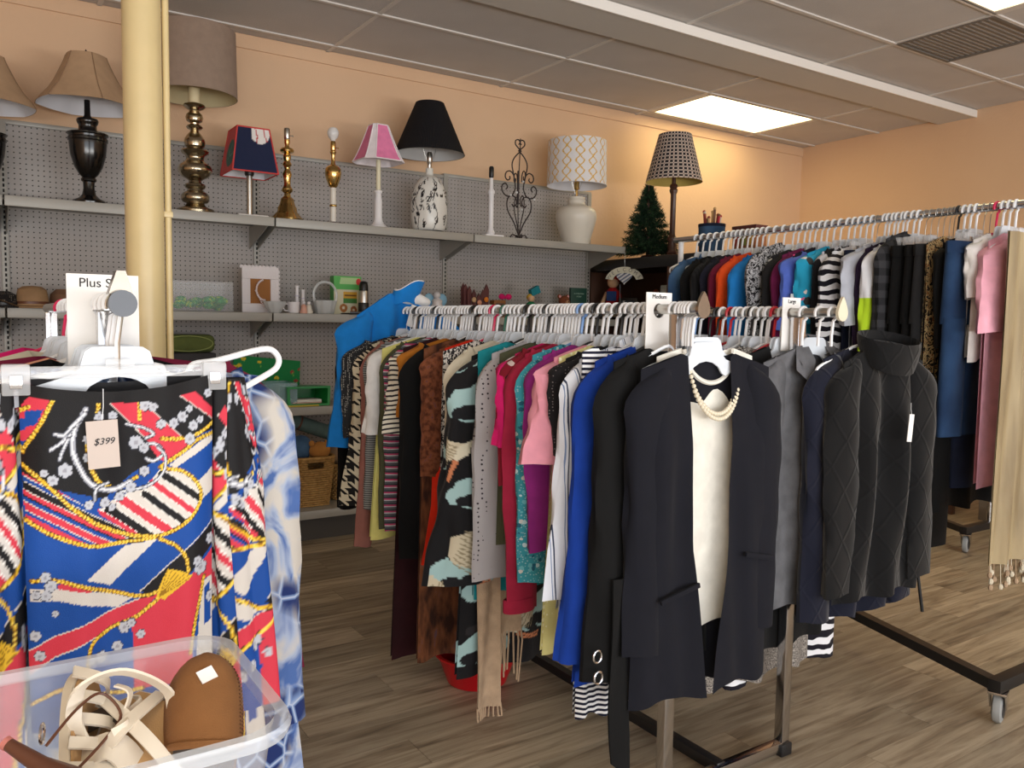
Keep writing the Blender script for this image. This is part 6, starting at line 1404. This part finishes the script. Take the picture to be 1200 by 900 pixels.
t = thing('picture_book', 'dark green book with pale arch picture standing on the shelf', 'book', (onY(677, 358, 4.55).x, 4.55, Z2)); MB().rbox(-.07, .07, -.012, .012, 0, .215, .003).build('cover', solid('book_green', (20, 62, 50), .5), t); A = [(-.045, .01), (.045, .01)]+[(.045*math.cos(a), .06+.045*math.sin(a)) for a in [PI*k/14 for k in range(15)]]; MB().prism(A, -.0145, -.0118).build('arch_picture', solid('arch', (196, 180, 150), .7), t); text('A CHRISTMAS', .014, solid('silver_ink', (150, 176, 160), .5), t, (0, -.0128, .17)); text('STORY', .014, MATS['silver_ink'], t, (0, -.0128, .15))
# third shelf: sheets, bins, cup
t = thing('cushion', 'olive green rolled cushion on the shelf behind the column', 'cushion', (.965, 4.56, Z3)); 
MB().rbox(-.16, .13, -.07, .07, .30, .395, .04, 4).build('pillow', fab('olive_cushion', (88, 98, 52)), t); MB().rbox(-.2, -.165, -.065, .065, .31, .385, .015, 3).build('roll_end', fab('olive_cushion', (88, 98, 52)), t); MB().tube([(.0+.125*math.cos(a)-.01, -.068, .3475+.04*math.sin(a)) for a in [2*PI*k/24 for k in range(24)]], .003, 6, closed=True).build('piping', fab('olive_pipe', (140, 150, 90)), t)
MB().rbox(-.15, .12, -.12, .08, 0, .30, .01).build('box_base', solid('dark_carton', (40, 38, 42), .7), t)
t = thing('gift_wrap', 'green gift wrap sheet with yellow tulip print leaning on the pegboard', 'gift wrap', (1.42, 4.66, Z3)); P = Paint(0, 0, 2, 1.2, 70, (24, 132, 70)); rn = random.Random(8)
for k in range(22):
    x_, y_ = rn.random()*2, rn.random()*1.2; P.disc(x_, y_, .07, (226, 198, 52) if k % 3 else (160, 60, 60), .045); P.line([(x_, y_), (x_+.05, y_+.13)], .02, (120, 190, 80))
G = [[(-.19+.38*j/70, .03*i/40, .28-.24*i/40-.04*j/70+.24*0) for j in range(71)] for i in range(41)]; mb = MB().grid(G, True); mb.c = P.get(np.tile(np.linspace(0, 2, 71), 41), np.repeat(np.linspace(0, 1.2, 41), 71)); mb.build('sheet', vcol('wrap_print', .5, cloth=False), t); MB().grid([[(a, b+.006, c) for a, b, c in g] for g in G]).build('backing', solid('wrap_back', (22, 110, 60), .6), t)
t = thing('plastic_basket', 'bright green plastic basket lying on its side with papers inside', 'basket', (1.58, 4.52, Z3)); GP = solid('green_bin', (18, 140, 62), .35)
mb = MB(); o_, i_ = [(-.12, .0), (.12, .0), (.125, .11), (-.125, .11)], [(-.105, .012), (.105, .012), (.11, .098), (-.11, .098)]
V = [(x, -.09, z) for x, z in o_]+[(x, -.09, z) for x, z in i_]+[(x*.86, .09, .01+z*.86) for x, z in o_]+[(x*.86, .08, .01+z*.86) for x, z in i_]
mb.add(V, [f for k in range(4) for f in ((k, (k+1) % 4, 4+(k+1) % 4, 4+k), (k, 8+k, 8+(k+1) % 4, (k+1) % 4), (4+k, 4+(k+1) % 4, 12+(k+1) % 4, 12+k))]+[(8, 9, 10, 11)[::-1], (12, 13, 14, 15)]); mb.build('shell', GP, t, smooth=False)
for k in range(3): MB().rbox(-.085+.01*k, .08, -.07, .05, .014+.007*k, .02+.007*k, .001).build('paper', PAPER if k else solid('paper_pink', (222, 180, 170), .7), t)
t = thing('plastic_bin', 'shallow clear plastic tray behind the green basket', 'storage box', (1.36, 4.55, Z3)); wl = MB()
for a in ((-.16, -.157, -.1, .1), (.157, .16, -.1, .1), (-.157, .157, -.1, -.097), (-.157, .157, .097, .1)): wl.box(*a, .003, .13)
wl.build('walls', solid('tray_blue', (150, 190, 200), .15, alpha=.4), t, smooth=False); MB().box(-.16, .16, -.1, .1, 0, .003).build('base', CLEAR, t, smooth=False)
t = thing('gift_cup', 'purple and pink patterned paper cup beside the clear tray', 'cup', (1.175, 4.46, Z3)); MB().lathe([(.045, 0), (.06, .135), (.057, .135), (.043, .004), (0, .004)], 24).build('cup', fab_noise('cup_print', [(.4, (110, 60, 130)), (.5, (206, 80, 110)), (.6, (226, 150, 60))], 40, 2, const=True), t); MB().tube([(.0595*math.cos(a), .0595*math.sin(a), .135) for a in [2*PI*k/24 for k in range(24)]], .0035, 6, closed=True).build('rim', solid('cup_rim', (120, 110, 170), .5), t)
t = thing('magazine', 'flat yellow magazine under the green basket edge', 'magazine', (1.50, 4.44, Z3)); MB().rbox(-.13, .13, -.03, .03, 0, .006, .001).build('pages', solid('yellow_mag', (196, 178, 60), .5), t); MB().rbox(-.131, .131, -.031, .031, .006, .008, .0008).build('cover', solid('yellow_cover', (206, 190, 70), .4), t)
# wicker baskets on the base deck
WICK = None
def wicker():
    t = NT('wicker'); x, y, z = t.xyz(t.coord()); a = t.math('ARCTAN2', y, x); n = t.noise(t.coord(), 60, 2)[0]
    t.out(t.ramp(n, [(.3, S(150, 112, 58)), (.7, S(190, 150, 90))]), .7); return t.m
WICK = wicker()
def wicker_basket(label, x, y, w, d, h_, scale=1):
    t = thing('wicker_basket', label, 'basket', (x, y, ZB_)); rows_ = int(h_/.0125)
    wv = MB().mesh
    for i in range(rows_):
        z = .006+i*.0125; f = .78+.22*i/rows_; pts = []
        for k in range(72):
            g_ = 2*PI*k/72; c, s = math.cos(g_), math.sin(g_); qx = w/2*f*math.copysign(abs(c)**.55, c); qy = d/2*f*math.copysign(abs(s)**.55, s); o = .003*math.sin(k*PI/2+PI*i); pts.append((qx*(1+o/.1), qy*(1+o/.1), z))
        gp = (rows_-4 <= i < rows_-1)
        if gp: pts = [p_ for p_ in pts if not (p_[1] < -d*.3 and abs(p_[0]) < w*.18)]; k0 = next(k for k in range(len(pts)) if (Vector(pts[k])-Vector(pts[k-1])).length > w*.2); pts = pts[k0:]+pts[:k0]; MB().tube(pts, .0062, 5).build('weave_row', WICK, t)
        else: MB().tube(pts, .0064, 5, closed=True).build('weave_row', WICK, t)
    pts = [(w/2*math.copysign(abs(math.cos(a))**.55, math.cos(a)), d/2*math.copysign(abs(math.sin(a))**.55, math.sin(a)), h_) for a in [2*PI*k/48 for k in range(48)]]
    MB().tube(pts, .010, 8, closed=True).build('rim', WICK, t); MB().box(-w*.36, w*.36, -d*.36, d*.36, 0, .006).build('base', WICK, t); return t
wb = wicker_basket('tall tan wicker basket full of soft toys on the bottom shelf', 1.575, 4.43, .25, .24, .27)
wicker_basket('smaller wicker basket behind the tall one on the bottom shelf', 1.80, 4.50, .17, .17, .2)
def lump(name, label, cat, loc, size, mat, seed, part='cloth'):
    t = thing(name, label, cat, loc); rn = random.Random(seed); mb = MB().ball((0, 0, 0), 1, 20, size); ph = rn.random()*6
    mb.v = [(x*(1+.12*math.sin(40*z+ph+30*y)), y*(1+.12*math.sin(36*x+ph)), z*(1+.1*math.sin(44*x+25*y+ph))) for x, y, z in mb.v]; mb.build(part, mat, t, ang=80); return t
t = lump('stuffed_toy', 'golden brown plush toy peeking out of the tall wicker basket', 'soft toy', (1.62, 4.38, ZB_+.30), (.06, .05, .05), fab('plush_gold', (176, 122, 62), weave=300), 1, 'head')
for sx in (-1, 1): MB().ball((sx*.045, 0, .045), .018, 8).build('ear', fab('plush_gold', (176, 122, 62)), t)
lump('denim_bag', 'blue denim bag stuffed in the tall wicker basket', 'bag', (1.51, 4.42, ZB_+.315), (.08, .06, .075), F_DENIM, 2)
t = thing('rolled_mat', 'grey green rolled mat leaning over the tall wicker basket', 'mat', (1.62, 4.56, ZB_+.4)); MB().tube([(-.1, 0, .06), (.14, 0, -.03)], .042, 16).build('roll', fab('mat_grey', (88, 110, 108)), t); MB().tube([(-.06, 0, .046), (-.05, 0, .042)], .044, 16).build('band', BRL, t)
lump('cloth_bundle', 'tan cloth bundle heaped on the smaller wicker basket', 'cloth', (1.80, 4.48, ZB_+.27), (.09, .08, .07), F_TAN, 5)
# bookcase goods, standing on the shelf that faces the clothes racks
BS = 1.2715
t = thing('rag_doll', 'rag doll in red dress with blue bib on the bookcase', 'doll', (3.93, 4.62, BS), -.9); RDD = fab('doll_red', (176, 30, 34))
MB().lathe([(.065, 0), (.07, .02), (.045, .12), (.05, .17), (.02, .2)], 20, sy=.7).build('dress', RDD, t); MB().rbox(-.035, .035, -.052, -.04, .1, .17, .004).build('bib', fab('bib', (50, 74, 128)), t); MB().ball((0, 0, .235), .042, 14).build('head', SKIN, t); MB().ball((0, .012, .25), .046, 14).build('hair', fab('yarn_red', (170, 50, 36), weave=200), t)
for sx in (-1, 1): MB().tube([(sx*.045, 0, .16), (sx*.07, -.04, .08), (sx*.06, -.06, .04)], .014, 8).build('arm', SKIN if sx < 0 else RDD, t)
t = thing('welcome_sign', 'arched white welcome sign with hanging striped heart', 'sign', (3.81, 4.36, 1.50), -.95); SW = solid('sign_white', (206, 204, 186), .6)
A = [(.135*math.cos(a), .135*math.sin(a)*.75) for a in [PI*(.06+.88*k/24) for k in range(25)]]+[(.085*math.cos(a), .085*math.sin(a)*.7) for a in [PI*(.94-.88*k/24) for k in range(25)]]
MB().prism(A, -.006, .006).build('arch', SW, t)
for k, ch in enumerate('WELCOME'):
    a = PI*(.86-.72*k/6); o = text(ch, .034, solid('sign_grey', (110, 110, 104), .7), t, (.1085*math.cos(a), -.0068, .1085*math.sin(a)*.74-.010), (PI/2, -(a-PI/2)*.75, 0))
Hh = [(.055*16*math.sin(a)**3/16, .05*(13*math.cos(a)-5*math.cos(2*a)-2*math.cos(3*a)-math.cos(4*a))/16) for a in [2*PI*k/40 for k in range(40)]]
MB().prism(Hh, -.005, .005).build('heart', fab_stripe('heart_stripe', 2, [(0, (208, 208, 210)), (.5, (110, 118, 140))], .022, rot=.6), t, (.0, 0, .03)); MB().tube([(0, 0, .1), (0, 0, .2)], .0012, 5).build('wire', STEEL, t)
MB().tube([(-.03, .0, -.02), (-.03, .02, -.225)], .004, 6).build('stand', BLACKM, t)
t = thing('framed_photo', 'dark frame with pale photograph on the bookcase shelf', 'picture frame', (3.92, 4.44, BS), -1.1); MB().rbox(-.07, .07, -.008, .008, 0, .12, .003).build('frame', BLK, t); MB().box(-.05, .05, -.0095, -.008, .02, .1).build('photo', fab_noise('photo', [(.4, (60, 70, 80)), (.6, (190, 186, 180))], 22, 2, const=True), t, smooth=False)
t = lump('turkey_ornament', 'brown feathered bird ornament beside the welcome sign', 'ornament', (3.98, 4.20, BS+.075), (.07, .06, .075), F_FUR, 9, 'body'); MB().ball((-.05, -.03, .08), .02, 10).build('head', fab('bird_head', (120, 60, 40)), t)
for k in range(7): MB().ball((.02, .03, .03), .022, 8, (.4, .6, 2.6)).xf(Matrix.Rotation(-.9+.3*k, 4, 'Y')).build('feather', F_DKBROWN if k % 2 else F_MUSTARD, t)
t = thing('glass_block', 'clear ridged glass block on the bookcase shelf', 'glass block', (3.95, 4.0, BS)); MB().rbox(-.05, .05, -.1, .1, 0, .2, .012).build('block', solid('block_glass', (196, 200, 190), .15, alpha=.75), t)
for k in range(4): MB().rbox(-.053, -.049, -.085+.045*k, -.06+.045*k, .03, .17, .0015).build('ridge', solid('ridge', (214, 218, 208), .15, alpha=.8), t)
# pencil cup and box on top of the bookcase
t = thing('denim_cup', 'denim jeans pocket cup filled with pencils and sticks', 'cup', (4.0, 3.745, BT)); MB().lathe([(.072, 0), (.078, .005), (.085, .19), (.081, .19), (.07, .006), (0, .006)], 28).build('cup', F_DENIM, t); MB().lathe([(.0862, .172), (.0868, .19), (.086, .191)], 28, cap=False).build('hem', F_DENIMD, t); MB().rbox(-.088, -.083, -.035, .035, .05, .13, .002).build('pocket', F_DENIM, t)
for k in range(9):
    a = 2*PI*k/9; c_ = [(150, 60, 50), (196, 160, 110), (120, 84, 60), (180, 40, 60), (206, 196, 180), (90, 60, 50), (190, 90, 100), (160, 130, 80), (120, 60, 60)][k]
    pn = thing('pencil', ('brick red', 'sand', 'brown', 'crimson', 'ivory', 'dark brown', 'rose', 'khaki', 'maroon')[k]+' stick standing in the denim pencil cup', 'pencil', (4.0, 3.745, BT), 0, 'sticks in the denim cup'); x_, y_ = .045*math.cos(a), .045*math.sin(a)
    MB().tube([(x_*.6, y_*.6, .01), (x_*1.15, y_*1.15, .25+.03*math.sin(k*2.3))], .008, 8).build('shaft', solid('stick%d' % k, c_, .6), pn); MB().ball((x_*1.15, y_*1.15, .255+.03*math.sin(k*2.3)), .0105, 8).build('tip', solid('stick%d' % ((k+4) % 9), c_, .6), pn)
t = thing('carved_box', 'small brown carved box on the bookcase end', 'box', (3.98, 3.42, BT)); MB().rbox(-.05, .05, -.09, .09, 0, .13, .005).build('case', solid('carved', (150, 96, 60), .6, var=.3), t); MB().rbox(-.054, .054, -.094, .094, .13, .15, .004).build('lid', CW_, t)
for k in range(3): MB().rbox(-.053, -.049, -.075+.055*k, -.035+.055*k, .03, .1, .002).build('inlay', solid('inlay%d' % k, ((196, 150, 60), (120, 130, 60), (160, 60, 50))[k], .6), t)
# floor: red basin under the medium rail
t = thing('plastic_basin', 'red plastic basin on the floor under the kimono', 'basin', (1.40, 2.30, 0)); RP = solid('red_plastic_basin', (176, 16, 26), .35)
MB().lathe([(.09, 0), (.1, .004), (.135, .1), (.13, .1), (.096, .008), (0, .008)], 36).build('bowl', RP, t); MB().lathe([(.13, .096), (.145, .1), (.145, .106), (.13, .104)], 36, cap=False).build('rim', RP, t)
# right background: second rolling base, board and wooden panel
z2 = z_rack('black rolling rack base standing behind the rolling rack of jeans', 4.62, 2.30, 3.3, 1.5, loc=(4.70, 2.28, 0))
t = thing('wood_cabinet', 'weathered grey wooden cabinet side behind the gold shawl', 'cabinet', (5.1, 2.2, 0)); GW = solid('weathered_wood', (112, 98, 82), .7, var=.15, bump=(60, .4))
MB().rbox(0, .45, 0, .34, .05, .54, .004).build('body', GW, t); MB().rbox(.02, .43, .02, .32, 0, .05, .003).build('plinth', GW, t); MB().rbox(-.01, .46, -.01, .35, .54, .565, .003).build('top', GW, t)
t = thing('cardboard_box', 'orange tan cardboard box on the shelf behind the jeans', 'box', (5.55, 3.05, .62)); KR = solid('kraft', (206, 140, 62), .7)
MB().rbox(-.2, .2, -.2, .2, 0, .36, .004).build('carton', KR, t); MB().rbox(-.2, .2, -.03, .03, .36, .362, .0008).build('tape', solid('tape', (190, 150, 90), .3), t)
t = thing('side_table', 'dark low table carrying the cardboard box', 'table', (5.55, 3.05, 0)); MB().rbox(-.25, .25, -.25, .25, .59, .62, .004).build('top', WOODB, t)
for sx in (-.22, .22):
    for sy in (-.22, .22): MB().rbox(sx-.02, sx+.02, sy-.02, sy+.02, 0, .59, .003).build('leg', WOODB, t)
lump('cloth_bundle', 'dark green and red cloth heap under the dark low table', 'cloth', (5.45, 3.0, .105), (.16, .16, .1), fab_noise('heap', [(.4, (20, 60, 40)), (.55, (140, 30, 30)), (.65, (30, 30, 40))], 12, 2, const=True), 14)
